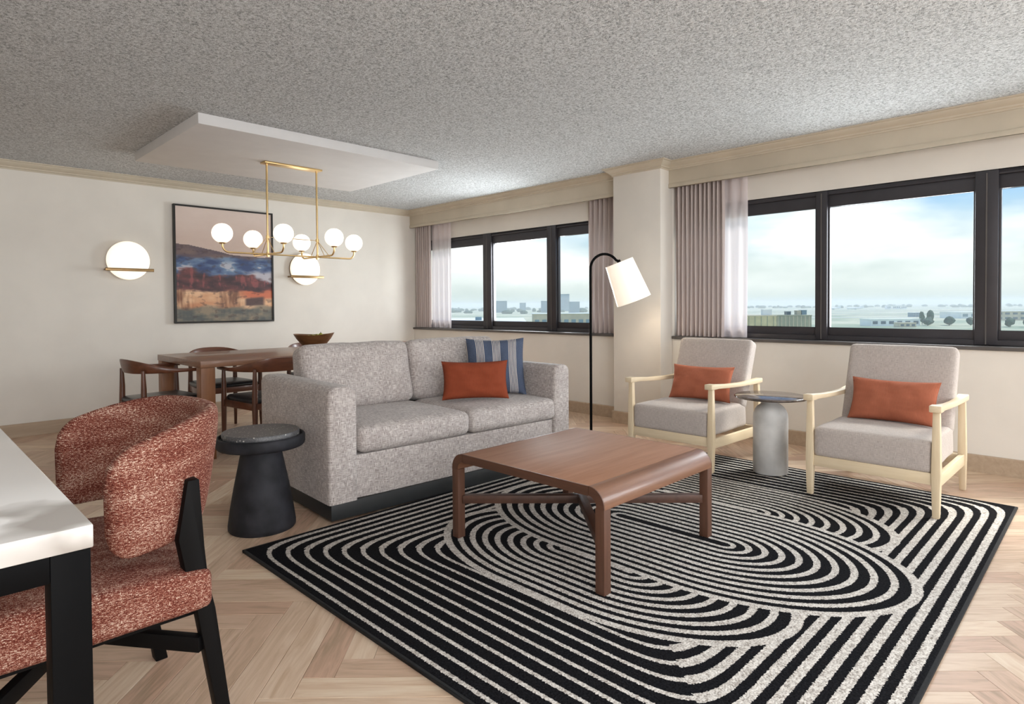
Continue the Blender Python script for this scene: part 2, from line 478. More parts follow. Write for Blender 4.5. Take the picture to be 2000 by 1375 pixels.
def tag(o, label, cat, group=None):
    o['label'] = label; o['category'] = cat
    if group: o['group'] = group
    return o

def thing(name, label, cat, loc=(0, 0, 0), rz=0.0, group=None):
    o = bpy.data.objects.new(name, None)
    o.empty_display_size = 0.1
    COL.objects.link(o); o.location = loc; o.rotation_euler = (0, 0, rz)
    return tag(o, label, cat, group)

def struct(name, bm=None, mat=None, loc=(0, 0, 0), **k):
    if bm is None:
        o = bpy.data.objects.new(name, None); o.empty_display_size = 0.1; COL.objects.link(o)
    else:
        o = obj(name, bm, mat, **k)
    o.location = loc; o['kind'] = 'structure'
    return o

def dup(root, loc, rz, label=None, group=None):
    def cp(o, par):
        c = o.copy(); COL.objects.link(c)
        if par is not None: c.parent = par
        for ch in o.children: cp(ch, c)
        return c
    r = cp(root, None)
    r.location = loc; r.rotation_euler = (0, 0, rz)
    if label: r['label'] = label
    if group: r['group'] = group
    return r

def B(): return bmesh.new()

def bx(bm, x0, x1, y0, y1, z0, z1, mx=None):
    vs = [bm.verts.new(Vector(p) if mx is None else mx @ Vector(p)) for p in
          ((x0, y0, z0), (x1, y0, z0), (x1, y1, z0), (x0, y1, z0), (x0, y0, z1), (x1, y0, z1), (x1, y1, z1), (x0, y1, z1))]
    for f in ((3, 2, 1, 0), (4, 5, 6, 7), (0, 1, 5, 4), (1, 2, 6, 5), (2, 3, 7, 6), (3, 0, 4, 7)):
        bm.faces.new([vs[i] for i in f])
    return bm

def hexa(bm, lo, hi):
    """a block between two quads"""
    a = [bm.verts.new(p) for p in lo]; b = [bm.verts.new(p) for p in hi]
    bm.faces.new(a[::-1]); bm.faces.new(b)
    for i in range(4): bm.faces.new([a[i], a[(i+1) % 4], b[(i+1) % 4], b[i]])
    return bm

def taper(bm, p0, p1, w0, w1, d0=None, d1=None):
    """square tapered post from p0 to p1 (axis roughly vertical)"""
    d0 = d0 or w0; d1 = d1 or w1
    q = lambda p, w, d: [(p[0]-w/2, p[1]-d/2, p[2]), (p[0]+w/2, p[1]-d/2, p[2]), (p[0]+w/2, p[1]+d/2, p[2]), (p[0]-w/2, p[1]+d/2, p[2])]
    return hexa(bm, q(p0, w0, d0), q(p1, w1, d1))

def loft(bm, rings, closed=True, caps=True):
    rs = [[bm.verts.new(p) for p in r] for r in rings]
    n = len(rs[0])
    for a, b in zip(rs, rs[1:]):
        for i in range(n if closed else n-1):
            j = (i+1) % n
            bm.faces.new([a[i], a[j], b[j], b[i]])
    if caps and closed:
        bm.faces.new(rs[0][::-1]); bm.faces.new(rs[-1])
    return bm

def lathe(bm, prof, c=(0, 0, 0), n=40, caps=True):
    return loft(bm, [[(c[0]+r*math.cos(2*PI*i/n), c[1]+r*math.sin(2*PI*i/n), c[2]+z) for i in range(n)] for r, z in prof], True, caps)

def tube(bm, pts, r, n=10, caps=True):
    pts = [Vector(p) for p in pts]
    rad = r if isinstance(r, (list, tuple)) else [r]*len(pts)
    rings = []
    up = None
    for i, p in enumerate(pts):
        t = ((pts[min(i+1, len(pts)-1)]-pts[max(i-1, 0)])).normalized()
        if up is None: up = t.orthogonal().normalized()
        up = (up - t*up.dot(t)).normalized()
        s = t.cross(up)
        rings.append([p+(up*math.cos(2*PI*k/n)+s*math.sin(2*PI*k/n))*rad[i] for k in range(n)])
    return loft(bm, rings, True, caps)

def soft(bm, c, size, r, n=12, bulge=(0, 0, 0), mx=None, lump=0.0, seed=0):
    """a rounded, slightly crowned block of upholstery"""
    t = bmesh.new()
    bmesh.ops.create_cube(t, size=2.0)
    bmesh.ops.subdivide_edges(t, edges=t.edges[:], cuts=n, use_grid_fill=True)
    h = [q/2 for q in size]
    m = {}
    for v in t.verts:
        s = [math.copysign(1-(1-min(1, abs(q)))**1.5, q) for q in v.co]
        p = Vector([s[i]*h[i] for i in range(3)])
        q = Vector([max(-(h[i]-r), min(h[i]-r, p[i])) for i in range(3)])
        d = p-q
        if d.length > 1e-9: p = q+d.normalized()*r
        e = [p[i]/h[i] for i in range(3)]
        for i in range(3):
            j, k = (i+1) % 3, (i+2) % 3
            p[i] += bulge[i]*e[i]*(1-e[j]**2)*(1-e[k]**2)
        if lump:
            w = mnoise.noise(Vector((p.x*7+seed, p.y*7, p.z*7)))
            p += p.normalized()*lump*w
        p += Vector(c)
        m[v] = bm.verts.new(mx @ p if mx is not None else p)
    for f in t.faces: bm.faces.new([m[v] for v in f.verts])
    t.free()
    return bm

def pillow(w, h, t, seed=0, pinch=0.07, n=26):
    """scatter cushion standing in the local xz plane"""
    bm = B(); uvl = bm.loops.layers.uv.new('UVMap')
    def side(sg):
        g = []
        for j in range(n+1):
            row = []
            for i in range(n+1):
                u = -1+2*i/n; v = -1+2*j/n
                x = w/2*u*(1-pinch*(1-v*v)); z = h/2*v*(1-pinch*1.3*(1-u*u))
                e = max(0.0, (1-u**4)*(1-v**4))
                y = sg*t/2*e**0.62
                wr = mnoise.noise(Vector((u*2.3+seed, v*2.3, sg)))*0.10+mnoise.noise(Vector((u*6+seed, v*6, sg*3)))*0.035
                y += sg*t*wr*min(1, e*2)
                row.append(((x, y, z), (w/2*u, h/2*v)))
            g.append(row)
        vs = [[bm.verts.new(p[0]) for p in row] for row in g]
        for j in range(n):
            for i in range(n):
                ids = [(j, i), (j, i+1), (j+1, i+1), (j+1, i)]
                if sg > 0: ids = ids[::-1]
                f = bm.faces.new([vs[a][b] for a, b in ids])
                for lp, (a, b) in zip(f.loops, ids): lp[uvl].uv = g[a][b][1]
    side(-1); side(1)
    return bm

def put_pillow(name, bm, mat, label, loc, tilt, rz, group=None):
    """tilt leans the top backwards (towards local +y)"""
    o = obj(name, bm, mat, angle=80)
    o.matrix_world = Matrix.Translation(loc) @ Matrix.Rotation(rz, 4, 'Z') @ Matrix.Rotation(-tilt, 4, 'X')
    tag(o, label, 'pillow', group)
    return o

def sweep_profile(bm, path, prof):
    """mitred moulding: path points in xy with the room on the right-hand side, prof of (offset, z)"""
    P = [Vector((p[0], p[1])) for p in path]
    rings = []
    for i, p in enumerate(P):
        d0 = (P[i]-P[i-1]).normalized() if i else None
        d1 = (P[i+1]-P[i]).normalized() if i < len(P)-1 else None
        n0 = Vector((d0.y, -d0.x)) if d0 else None
        n1 = Vector((d1.y, -d1.x)) if d1 else None
        if n0 is None: m = n1
        elif n1 is None: m = n0
        else:
            m = (n0+n1); m = m/m.dot(n0)
        rings.append([(p.x+m.x*o, p.y+m.y*o, z) for o, z in prof])
    return loft(bm, rings, True, True)

# ================================================================== ROOM
H = 2.459
XL, YR = -8.6, -10.6
WALLT = 0.26
# floor: herringbone oak, planks at 45 degrees to the walls
fl = B(); bx(fl, XL-0.1, WALLT, YR-0.1, 0.1, -0.06, -0.004)
FLOOR = struct('floor', fl, M_groove)
PL, PW, PT = 0.70, 0.10, 0.012
rt = Vector((1, -1))/2**0.5; fw = Vector((1, 1))/2**0.5
def clip_rect(poly, x0, x1, y0, y1):
    for ax, lim, sg in ((0, x0, 1), (0, x1, -1), (1, y0, 1), (1, y1, -1)):
        out = []
        for i, p in enumerate(poly):
            q = poly[(i+1) % len(poly)]
            a, b = sg*(p[0][ax]-lim), sg*(q[0][ax]-lim)
            if a >= 0: out.append(p)
            if (a >= 0) != (b >= 0):
                t = a/(a-b)
                out.append((p[0].lerp(q[0], t), p[1].lerp(q[1], t)))
        poly = out
        if not poly: return []
    return poly
def plank_mesh(l, w):
    bm = B(); uvl = bm.loops.layers.uv.new('UVMap')
    g = 0.0007
    bx(bm, -l/2+g, l/2-g, -w/2+g, w/2-g, -PT, 0)
    ed = [e for e in bm.edges if all(abs(v.co.z) < 1e-6 for v in e.verts)]
    bmesh.ops.bevel(bm, geom=ed, offset=0.0012, segments=1, affect='EDGES')
    for f in bm.faces:
        for lp in f.loops: lp[uvl].uv = (lp.vert.co.x, lp.vert.co.y)
    return mesh_of('plank', bm, M_floor, smooth=False)
ME_PLANK = plank_mesh(PL, PW)
planks = []
for m_ in range(-14, 15):
    for k in range(-110, 111):
        f0 = -6.24+k*PW; rend = 0.5625+k*PW+2*PL*m_
        for (rc, fc, ang) in ((rend-PL/2, f0+PW/2, -PI/4), (rend+PW/2, f0+PW-PL/2, PI/4)):
            c = rt*rc+fw*fc
            if XL-0.5 < c.x < 0.5 and YR-0.5 < c.y < 0.5:
                planks.append((c, ang))
def plank_rank(c):
    best = 1e9; vis = False
    p = proj((c.x, c.y, 0))
    if p and -60 < p[0] < 2060 and p[1] < 1440: vis = True
    hid = (-4.0 < c.x < -0.85 and -6.6 < c.y < -4.15)      # under the rug
    return (0 if vis and not hid else 1, (Vector((c.x, c.y))-Vector((CAM.x, CAM.y))).length)
planks.sort(key=lambda q: plank_rank(q[0]))
rest = B(); ruv = rest.loops.layers.uv.new('UVMap')
n_single = 0
rest_tone = []
for c, ang in planks:
    ax = Vector((math.cos(ang), math.sin(ang))); ay = Vector((-ax.y, ax.x))
    g = 0.0007
    poly = []
    for sx, sy in ((-1, -1), (1, -1), (1, 1), (-1, 1)):
        l = Vector((sx*(PL/2-g), sy*(PW/2-g)))
        poly.append((c+ax*l.x+ay*l.y, l))
    cl = clip_rect(poly, XL, 0.0, YR, 0.0)
    whole = len(cl) == 4 and all((a[0]-b[0]).length < 1e-6 for a, b in zip(cl, poly))
    if whole and n_single < 300 and plank_rank(c)[0] == 0:
        o = obj('plank', ME_PLANK, None, FLOOR)
        o.location = (c.x, c.y, 0); o.rotation_euler = (0, 0, ang + (PI if random.random() < 0.5 else 0))
        n_single += 1
        continue
    if len(cl) < 3: continue
    off = Vector((random.random()*40, random.random()*40))
    top = [rest.verts.new((p[0].x, p[0].y, 0)) for p in cl]; bot = [rest.verts.new((p[0].x, p[0].y, -PT)) for p in cl]
    f = rest.faces.new(top)
    for lp, p in zip(f.loops, cl): lp[ruv].uv = p[1]+off
    tn = random.random(); cnt = 1
    for i in range(len(cl)):
        j = (i+1) % len(cl)
        f2 = rest.faces.new([top[j], top[i], bot[i], bot[j]])
        for lp in f2.loops: lp[ruv].uv = off
        cnt += 1
    rest_tone += [tn]*cnt
rest.normal_update()
me = bpy.data.meshes.new('planks'); rest.to_mesh(me); rest.free()
me.materials.append(M_floor)
at_ = me.attributes.new('tone', 'FLOAT', 'FACE')
at_.data.foreach_set('value', rest_tone)
o = bpy.data.objects.new('planks', me); COL.objects.link(o); o.parent = FLOOR; o['kind'] = 'stuff'

cb = B(); bx(cb, XL-0.1, WALLT, YR-0.1, 0.1, H, H+0.12)
struct('ceiling', cb, M_ceil)
wb = B(); bx(wb, XL-0.1, WALLT, 0.0, 0.12, -0.06, H+0.1)
struct('wall_back', wb, M_wall)
wb = B(); bx(wb, XL-0.12, XL, YR-0.1, 0.1, -0.06, H+0.1)
struct('wall_left', wb, M_wall)
wb = B(); bx(wb, XL-0.1, WALLT, YR-0.12, YR, -0.06, H+0.1)
struct('wall_rear', wb, M_wall)
# window wall: apron below, header above, piers between and at the ends
ZS, ZT = 0.84, 2.045
wb = B()
bx(wb, 0.0, WALLT, YR, 0.0, -0.06, ZS-0.015)
bx(wb, 0.10, WALLT, YR, 0.0, ZT, H+0.1)
bx(wb, 0.10, WALLT, -0.12, 0.0, ZS-0.015, ZT)
bx(wb, 0.0, WALLT, -4.03, -3.51, -0.06, H+0.1)
bx(wb, 0.0, WALLT, YR, -10.0, ZS-0.015, H+0.1)
struct('wall_right', wb, M_wall)
pb = B(); bx(pb, -0.205, 0.0, -4.03, -3.51, -0.02, H)
struct('pillar', pb, M_wall, bevel=0.004)
# soffit panel over the dining table
sb = B(); bx(sb, -3.685, -1.635, -2.61, -1.10, H-0.073, H+0.01)
struct('trim_soffit', sb, M_white, bevel=0.003)
# crown moulding and baseboards
PATH = [(XL, 0.0), (-0.06, 0.0), (-0.06, -3.51), (-0.205, -3.51), (-0.205, -4.03), (-0.06, -4.03), (-0.06, YR)]
cr = B()
sweep_profile(cr, PATH, [(-0.02, H), (-0.02, 2.386), (0.008, 2.386), (0.010, 2.396), (0.022, 2.402), (0.024, 2.412), (0.046, 2.424), (0.062, 2.440), (0.064, 2.448), (0.080, 2.450), (0.082, H)])
struct('trim_crown', cr, M_trim, angle=25)
bb = B()
sweep_profile(bb, [(XL, 0.0), (0.0, 0.0), (0.0, -3.51), (-0.205, -3.51), (-0.205, -4.03), (0.0, -4.03), (0.0, YR)], [(-0.01, 0.0), (0.015, 0.0), (0.015, 0.112), (0.010, 0.118), (-0.01, 0.118)])
struct('baseboard_room', bb, M_base, angle=30)
# pelmet boards that hide the curtain rails
for i, (y0, y1) in enumerate(((-3.51, 0.0), (YR, -4.03))):
    vb = B()
    bx(vb, -0.06, -0.042, y0, y1, 2.226, H)
    bx(vb, -0.068, -0.036, y0, y1, 2.226, 2.262)
    struct('trim_%d' % (i+1), vb, M_trim, bevel=0.002)

def window(idx, y0, y1, mull, zb=ZS+0.012):
    """y0 is the far end, y1 the near end (smaller y)"""
    w = struct('window_%d' % idx)
    fx0, fx1 = 0.10, 0.17
    f = B()
    bx(f, fx0, fx1, y1, y0, ZT-0.035, ZT)
    bx(f, fx0, fx1, y1, y0, zb, zb+0.04)
    bx(f, fx0, fx1, y0-0.03, y0, zb, ZT); bx(f, fx0, fx1, y1, y1+0.03, zb, ZT)
    obj('frame', f, M_frame, w, bevel=0.003)
    ed = [y0-0.03]+[q for m in mull for q in m]+[y1+0.03]
    for a, b in mull:
        mb = B(); bx(mb, fx0-0.012, fx1, b, a, zb+0.005, ZT-0.004)
        mo = obj('mullion', mb, M_frame, w, bevel=0.004)
        st = B(); bx(st, fx0-0.017, fx0-0.012, (a+b)/2-0.004, (a+b)/2+0.004, zb+0.01, ZT-0.02)
        obj('seam_strip', st, M_sill, mo)
    for i in range(0, len(ed), 2):
        a, b = ed[i], ed[i+1]
        s = B()
        s0, s1 = 0.115, 0.155
        zl, zh = zb+0.04, ZT-0.035
        bx(s, s0, s1, b, a, zl, 0.955); bx(s, s0, s1, b, a, 1.915, zh)
        for (c, d) in ((a-0.012, a), (b, b+0.012)): bx(s, s0, s1, c, d, 0.955, 1.915)
        so = obj('sash', s, M_frame, w, bevel=0.002)
        p = B(); bx(p, 0.134, 0.139, b+0.010, a-0.010, 0.945, 1.925)
        obj('pane', p, M_glass, so)
    sl = B(); bx(sl, -0.022, 0.17, y1, y0, ZS-0.014, ZS+0.012)
    obj('sill', sl, M_sill, w, bevel=0.003)
    return w
window(1, 0.0, -3.505, [(-1.325, -1.473), (-2.389, -2.525)])
window(2, -4.035, -10.0, [(-5.27, -5.356), (-6.305, -6.433), (-7.45, -7.57), (-8.6, -8.72)])

# curtains
def drape(name, y0, y1, x, amp, folds, mat, label, cat, z0=ZS+0.016, z1=2.42, jit=0.25, group=None):
    bm = B(); n = folds*10
    rows = [z0, z0+0.25, 1.5, 2.0, z1]
    ph = [random.uniform(-jit, jit) for _ in range(folds+2)]
    ring = []
    for i in range(n+1):
        t = i/n*folds
        k = int(t); fr = t-k
        w = math.sin(2*PI*(t)+ph[k]*(1-fr)+ph[k+1]*fr)
        w = math.copysign(abs(w)**0.7, w)
        ring.append((x+amp*w, y0+(y1-y0)*i/n))
    vs = []
    for z in rows:
        s = 1.0 if z > 1 else 1.12
        vs.append([bm.verts.new((x+(p[0]-x)*min(1.15, s), p[1]+0.004*math.sin(p[1]*60+z*3), z)) for p in ring])
    for a, b in zip(vs, vs[1:]):
        for i in range(n): bm.faces.new([a[i], a[i+1], b[i+1], b[i]])
    g = bmesh.ops.solidify(bm, geom=bm.faces[:], thickness=0.002)
    o = obj(name, bm, mat, angle=80)
    tag(o, label, cat, group)
    return o
drape('drape', -0.015, -0.34, 0.04, 0.032, 7, M_drape, 'greyish mauve pleated drape in the corner against the back wall', 'curtain')
drape('sheer_curtain', -0.33, -0.74, 0.062, 0.014, 4, M_sheer, 'white sheer curtain beside the corner drape, left end of the smaller window', 'curtain')
drape('drape', -3.015, -3.49, 0.04, 0.032, 8, M_drape, 'greyish mauve drape between the smaller window and the pillar, behind the floor lamp', 'curtain')
drape('drape', -4.05, -4.525, 0.04, 0.030, 11, M_drape, 'greyish mauve drape right of the pillar, behind the armchair farther from the camera', 'curtain')
drape('sheer_curtain', -4.51, -4.72, 0.064, 0.012, 2, M_sheer, 'white sheer curtain at the left end of the large window, above the farther armchair', 'curtain')

# ================================================================== RUG
RX, RY = -4.03, -4.105
rug = thing('area_rug', 'black and cream area rug with nested arch stripes, under the coffee table', 'rug', (RX, RY, 0))
rb = B(); bx(rb, 0.012, 3.233, -2.513, -0.012, 0.0005, 0.014)
obj('pile', rb, M_rug, rug, bevel=0.004)
re_ = B()
for (a, b, c, d) in ((0, 3.245, -0.014, 0), (0, 3.245, -2.525, -2.511), (0, 0.014, -2.511, -0.014), (3.231, 3.245, -2.511, -0.014)):
    bx(re_, a, b, c, d, 0.0005, 0.012)
obj('edge_binding', re_, M_rugedge, rug, bevel=0.003)
RZ = 0.014

# ================================================================== SOFA
sofa = thing('sofa', 'grey tweed two-seat sofa on a black plinth, behind the coffee table', 'sofa', (-3.565, -4.083, RZ+0.0005), math.radians(-3.3))
SW, SD = 1.855, 0.98
for fx in (0.1, SW-0.1):
    b_ = B(); lathe(b_, [(0, -0.0143), (0.02, -0.0143), (0.02, 0.004), (0, 0.004)], (fx, SD-0.12, 0), 16, False); obj('glide', b_, M_plinth, sofa)
b_ = B(); bx(b_, 0.012, SW-0.012, 0.006, SD-0.02, 0.0, 0.088); obj('plinth', b_, M_plinth, sofa, bevel=0.003)
def arm(x0, x1):
    bm = B()
    ring = []
    R = 0.05; z0, z1 = 0.086, 0.708
    pts = [(x0, z0), (x0, z1-R)]
    for i in range(7):
        a = PI-(PI/2)*i/6; pts.append((x0+R+R*math.cos(a), z1-R+R*math.sin(a)))
    for i in range(7):
        a = PI/2-(PI/2)*i/6; pts.append((x1-R+R*math.cos(a), z1-R+R*math.sin(a)))
    pts += [(x1, z0)]
    ys = [0.0, 0.006, 0.02, 0.10, 0.3, 0.6, 0.9, SD-0.02, SD]
    ins = [0.012, 0.004, 0, 0, 0, 0, 0, 0.004, 0.012]
    cx_, cz_ = (x0+x1)/2, 0.4
    rings = []
    for y, q in zip(ys, ins):
        rings.append([(cx_+(p[0]-cx_)*(1-q/0.08), y, (z0 if p[1] == z0 else cz_+(p[1]-cz_)*(1-q/0.31))) for p in pts])
    loft(bm, rings)
    bmesh.ops.triangulate(bm, faces=[f for f in bm.faces if len(f.verts) > 4])
    return bm
obj('arm', arm(0.0, 0.166), M_sofa, sofa, angle=50)
obj('arm', arm(1.70, SW), M_sofa, sofa, angle=50)
b_ = B(); soft(b_, ((0.166+1.70)/2, 0.47, 0.207), (1.534, 0.90, 0.243), 0.012, 6); obj('seat_rail', b_, M_sofa, sofa)
b_ = B(); soft(b_, (SW/2, 0.90, 0.38), (1.55, 0.155, 0.60), 0.03, 8); obj('back_frame', b_, M_sofa, sofa)
for x0, x1, sd in ((0.172, 0.940, 1), (0.944, 1.706, 5)):
    b_ = B(); soft(b_, ((x0+x1)/2, 0.335, 0.404), (x1-x0, 0.70, 0.146), 0.045, 16, (0.0, 0.012, 0.022), lump=0.006, seed=sd)
    obj('seat_cushion', b_, M_sofa, sofa, angle=80)
for x0, x1, sd in ((0.150, 0.932, 2), (0.936, 1.722, 9)):
    mx = Matrix.Translation(((x0+x1)/2, 0.735, 0.675)) @ Matrix.Rotation(math.radians(-13), 4, 'X')
    b_ = B(); soft(b_, (0, 0, 0), (x1-x0, 0.19, 0.42), 0.05, 16, (0.0, 0.035, 0.012), mx=mx, lump=0.008, seed=sd)
    obj('back_cushion', b_, M_sofa, sofa, angle=80)
sm = Matrix.Translation(sofa.location) @ Matrix.Rotation(math.radians(-3.3), 4, 'Z')
put_pillow('throw_pillow', pillow(0.455, 0.265, 0.12, 3), M_rust, 'rust orange oblong pillow on the grey sofa', sm @ Vector((1.176, 0.242, 0.630)), math.radians(14), math.radians(-36))
put_pillow('throw_pillow', pillow(0.44, 0.425, 0.13, 8), M_stripe, 'navy blue square pillow with white pinstripes on the grey sofa', sm @ Vector((1.488, 0.395, 0.690)), math.radians(16), math.radians(-37))

# ================================================================== COFFEE TABLE
ct = thing('coffee_table', 'square walnut coffee table with rounded waterfall edges, on the rug', 'table', (-3.24, -5.61, RZ))
CX, CY, CZ = 0.885, 0.915, 0.418
def curve_profile(y_out, sgn, R, th, drop):
    """outer then inner curve of the bent edge, as (y, z)"""
    o = [(y_out+sgn*R*(1-math.sin(a)), CZ-R+R*math.cos(a)) for a in [PI/2*i/8 for i in range(9)]]
    o.append((y_out, CZ-R-drop))
    r2 = R-th
    i = [(y_out+sgn*th, CZ-R-drop)] + [(y_out+sgn*(R-r2*math.sin(a)), CZ-R+r2*math.cos(a)) for a in [PI/2*k/8 for k in range(8, -1, -1)]]
    return o+i
b_ = B()
bx(b_, 0.005, CX-0.005, 0.078, CY-0.078, CZ-0.038, CZ); obj('top_panel', b_, M_ctop, ct, bevel=0.0012)
for x0 in (0.0, CX-0.005):
    b_ = B(); bx(b_, x0, x0+0.005, 0.078, CY-0.078, CZ-0.040, CZ-0.0004); obj('shaded_end', b_, M_cend_shade, ct)  # thin dark strip that paints the end face as unlit
for y_out, sg in ((0.0, 1), (CY, -1)):
    pr_ = curve_profile(y_out, sg, 0.076, 0.038, 0.006)
    b_ = B(); loft(b_, [[(x, y, z) for y, z in pr_] for x in (0.005, CX-0.005)])
    bmesh.ops.triangulate(b_, faces=[f for f in b_.faces if len(f.verts) > 4])
    obj('rounded_edge', b_, M_cedge, ct, angle=35)
    for xa, xb in ((0.0, 0.005), (CX-0.005, CX)):
        b_ = B(); loft(b_, [[(x, y, z) for y, z in pr_] for x in (xa, xb)])
        bmesh.ops.triangulate(b_, faces=[f for f in b_.faces if len(f.verts) > 4])
        obj('shaded_end', b_, M_cend_shade, ct, angle=35)  # same painted shade on the ends of the bent edge
for lx in (0, CX-0.044):
    for ly in (0.0, CY-0.044):
        b_ = B(); bx(b_, lx, lx+0.044, ly, ly+0.044, 0, CZ-0.080); obj('leg', b_, M_cleg, ct, bevel=0.002)
for sg in (1, -1):
    a = math.atan2(CY-0.06, CX-0.06)*sg
    L = math.hypot(CY-0.06, CX-0.06)-0.02
    mx = Matrix.Translation((CX/2, CY/2, 0.187)) @ Matrix.Rotation(a, 4, 'Z')
    b_ = B(); bx(b_, -L/2, L/2, -0.02, 0.02, -0.02-0.0005*sg, 0.02+0.0005*sg, mx); obj('stretcher', b_, M_cstr, ct, bevel=0.002)

# ================================================================== ARMCHAIRS
def armchair(label, loc):
    t = thing('armchair', label, 'chair', loc, 0, 'pale wood armchairs by the window')
    # local: front is -x, right arm at -y
    YW = 0.315
    for sy in (1, -1):
        y = sy*YW
        b_ = B(); taper(b_, (-0.375, y, RZ+0.0005), (-0.375, y, 0.24), 0.032, 0.044); taper(b_, (-0.375, y, 0.24), (-0.375, y, 0.585), 0.044, 0.032)
        obj('front_leg', b_, M_beech_z, t, bevel=0.004)
        b_ = B(); taper(b_, (0.385, y, 0), (0.365, y, 0.22), 0.032, 0.044); taper(b_, (0.365, y, 0.22), (0.345, y, 0.56), 0.044, 0.036)
        obj('back_leg', b_, M_beech_z, t, bevel=0.004)
        b_ = B(); rings = []
        for x, zt, th, w in ((-0.420, 0.612, 0.036, 0.056), (-0.36, 0.611, 0.036, 0.056), (-0.30, 0.604, 0.030, 0.046), (-0.15, 0.592, 0.028, 0.040), (0.05, 0.583, 0.028, 0.040), (0.22, 0.582, 0.030, 0.044), (0.33, 0.586, 0.034, 0.054), (0.392, 0.588, 0.034, 0.056)):
            rings.append([(x, y-w/2, zt-th), (x, y+w/2, zt-th), (x, y+w/2, zt), (x, y-w/2, zt)])
        loft(b_, rings); obj('armrest', b_, M_beech_x, t, bevel=0.005)
        b_ = B(); hexa(b_, [(-0.36, y-0.013, 0.175), (0.365, y-0.013, 0.158), (0.365, y+0.013, 0.158), (-0.36, y+0.013, 0.175)],
                       [(-0.36, y-0.013, 0.238), (0.365, y-0.013, 0.226), (0.365, y+0.013, 0.226), (-0.36, y+0.013, 0.238)])
        obj('side_rail', b_, M_beech_x, t, bevel=0.003)
    b_ = B(); bx(b_, -0.390, -0.360, -YW+0.018, YW-0.018, 0.188, 0.250); obj('front_rail', b_, M_beech_y, t, bevel=0.003)
    b_ = B(); bx(b_, 0.345, 0.370, -YW+0.018, YW-0.018, 0.165, 0.225); obj('back_rail', b_, M_beech_y, t, bevel=0.003)
    b_ = B(); soft(b_, (-0.085, 0, 0.332), (0.61, 0.592, 0.176), 0.026, 16, (0.004, 0.0, 0.014), lump=0.004, seed=3)
    obj('seat_cushion', b_, M_chair, t, angle=80)
    mx = Matrix.Translation((0.262, 0, 0.622)) @ Matrix.Rotation(math.radians(22), 4, 'Y')
    b_ = B(); soft(b_, (0, 0, 0), (0.110, 0.596, 0.525), 0.030, 16, (0.008, 0.0, 0.003), mx=mx)
    obj('backrest', b_, M_chair, t, angle=80)
    return t
CHA = armchair('pale beech armchair nearer the camera, farther right, in front of the large window', (-0.945, -6.030, 0.0))
CHB = dup(CHA, (-0.925, -4.760, 0.0), math.radians(0.0), 'pale beech armchair farther from the camera, right of the pillar and floor lamp')
for (c, lab, ry, dz, dy) in ((CHA, 'rust orange oblong pillow on the armchair nearer the camera', -3, 0.0, -0.015), (CHB, 'rust orange oblong pillow on the armchair beside the pillar', 4, 0.003, -0.02)):
    o = put_pillow('throw_pillow', pillow(0.48, 0.27, 0.12, 20+ry), M_terra, lab,
               Vector(c.location)+Vector((0.045, dy, 0.555+dz)), math.radians(20), math.radians(-90+ry))

# ================================================================== SIDE TABLE (granite on concrete)
stb = thing('side_table', 'round side table with dark stone top on a pale concrete bottle-shaped base, between the armchairs', 'table', (-1.015, -5.355, RZ))
b_ = B(); lathe(b_, [(0.0, 0), (0.103, 0), (0.110, 0.006), (0.110, 0.30), (0.110, 0.372), (0.107, 0.398), (0.098, 0.424), (0.082, 0.446), (0.062, 0.462), (0.050, 0.472), (0.046, 0.485), (0.046, 0.500), (0.0, 0.500)], n=56, caps=False)
obj('base', b_, M_concrete, stb, angle=50)
b_ = B(); lathe(b_, [(0.0, 0.500), (0.205, 0.500), (0.226, 0.504), (0.231, 0.511), (0.229, 0.517), (0.224, 0.520), (0.0, 0.520)], n=72, caps=False)
obj('table_top', b_, M_granite, stb, angle=50)

# ================================================================== STOOL / DRUM TABLE
stl = thing('accent_table', 'charcoal pedestal accent table with speckled stone top, at the left end of the sofa', 'table', (-3.818, -3.84, 0))
b_ = B(); lathe(b_, [(0.0, 0), (0.160, 0), (0.166, 0.008), (0.166, 0.03), (0.155, 0.11), (0.136, 0.22), (0.114, 0.33), (0.100, 0.40), (0.096, 0.425), (0.0, 0.425)], n=56, caps=False)
obj('pedestal', b_, M_stoolb, stl, angle=50)
b_ = B(); lathe(b_, [(0.0, 0.422), (0.190, 0.422), (0.208, 0.426), (0.216, 0.434), (0.218, 0.445), (0.218, 0.478), (0.214, 0.484), (0.206, 0.486), (0.202, 0.480), (0.200, 0.470), (0.0, 0.470)], n=64, caps=False)
obj('tray', b_, M_stoolb, stl, angle=50)
b_ = B(); lathe(b_, [(0.0, 0.468), (0.188, 0.468), (0.190, 0.471), (0.190, 0.503), (0.187, 0.507), (0.0, 0.507)], n=64, caps=False)
obj('stone_inset', b_, M_terrazzo, stl, angle=50)

# ================================================================== FLOOR LAMP
flp = thing('floor_lamp', 'black arched floor lamp with a tilted white drum shade, beside the sofa', 'lamp', (-0.90, -3.762, 0), math.atan2(-0.711, 0.703))
b_ = B(); lathe(b_, [(0, 0), (0.128, 0), (0.132, 0.006), (0.128, 0.016), (0.02, 0.024), (0, 0.024)], n=48, caps=False); obj('base', b_, M_blackmetal, flp, angle=50)
R = 0.122; pts = [(0, 0, 0.015), (0, 0, 0.5), (0, 0, 1.0), (0, 0, 1.40)]
for i in range(1, 15):
    a = PI-(PI*0.80)*i/14
    pts.append((R+R*math.cos(a), 0, 1.458+R*1.05*math.sin(a)))
pts += [(0.243, 0, 1.523)]
b_ = B(); tube(b_, pts, 0.0115, 12); obj('pole', b_, M_blackmetal, flp, angle=70)
axis = Vector((0.1255, 0, -0.327)).normalized(); top = Vector((0.2475, 0, 1.514))
side_ = Vector((axis.z*-1, 0, axis.x)); yv = Vector((0, 1, 0))
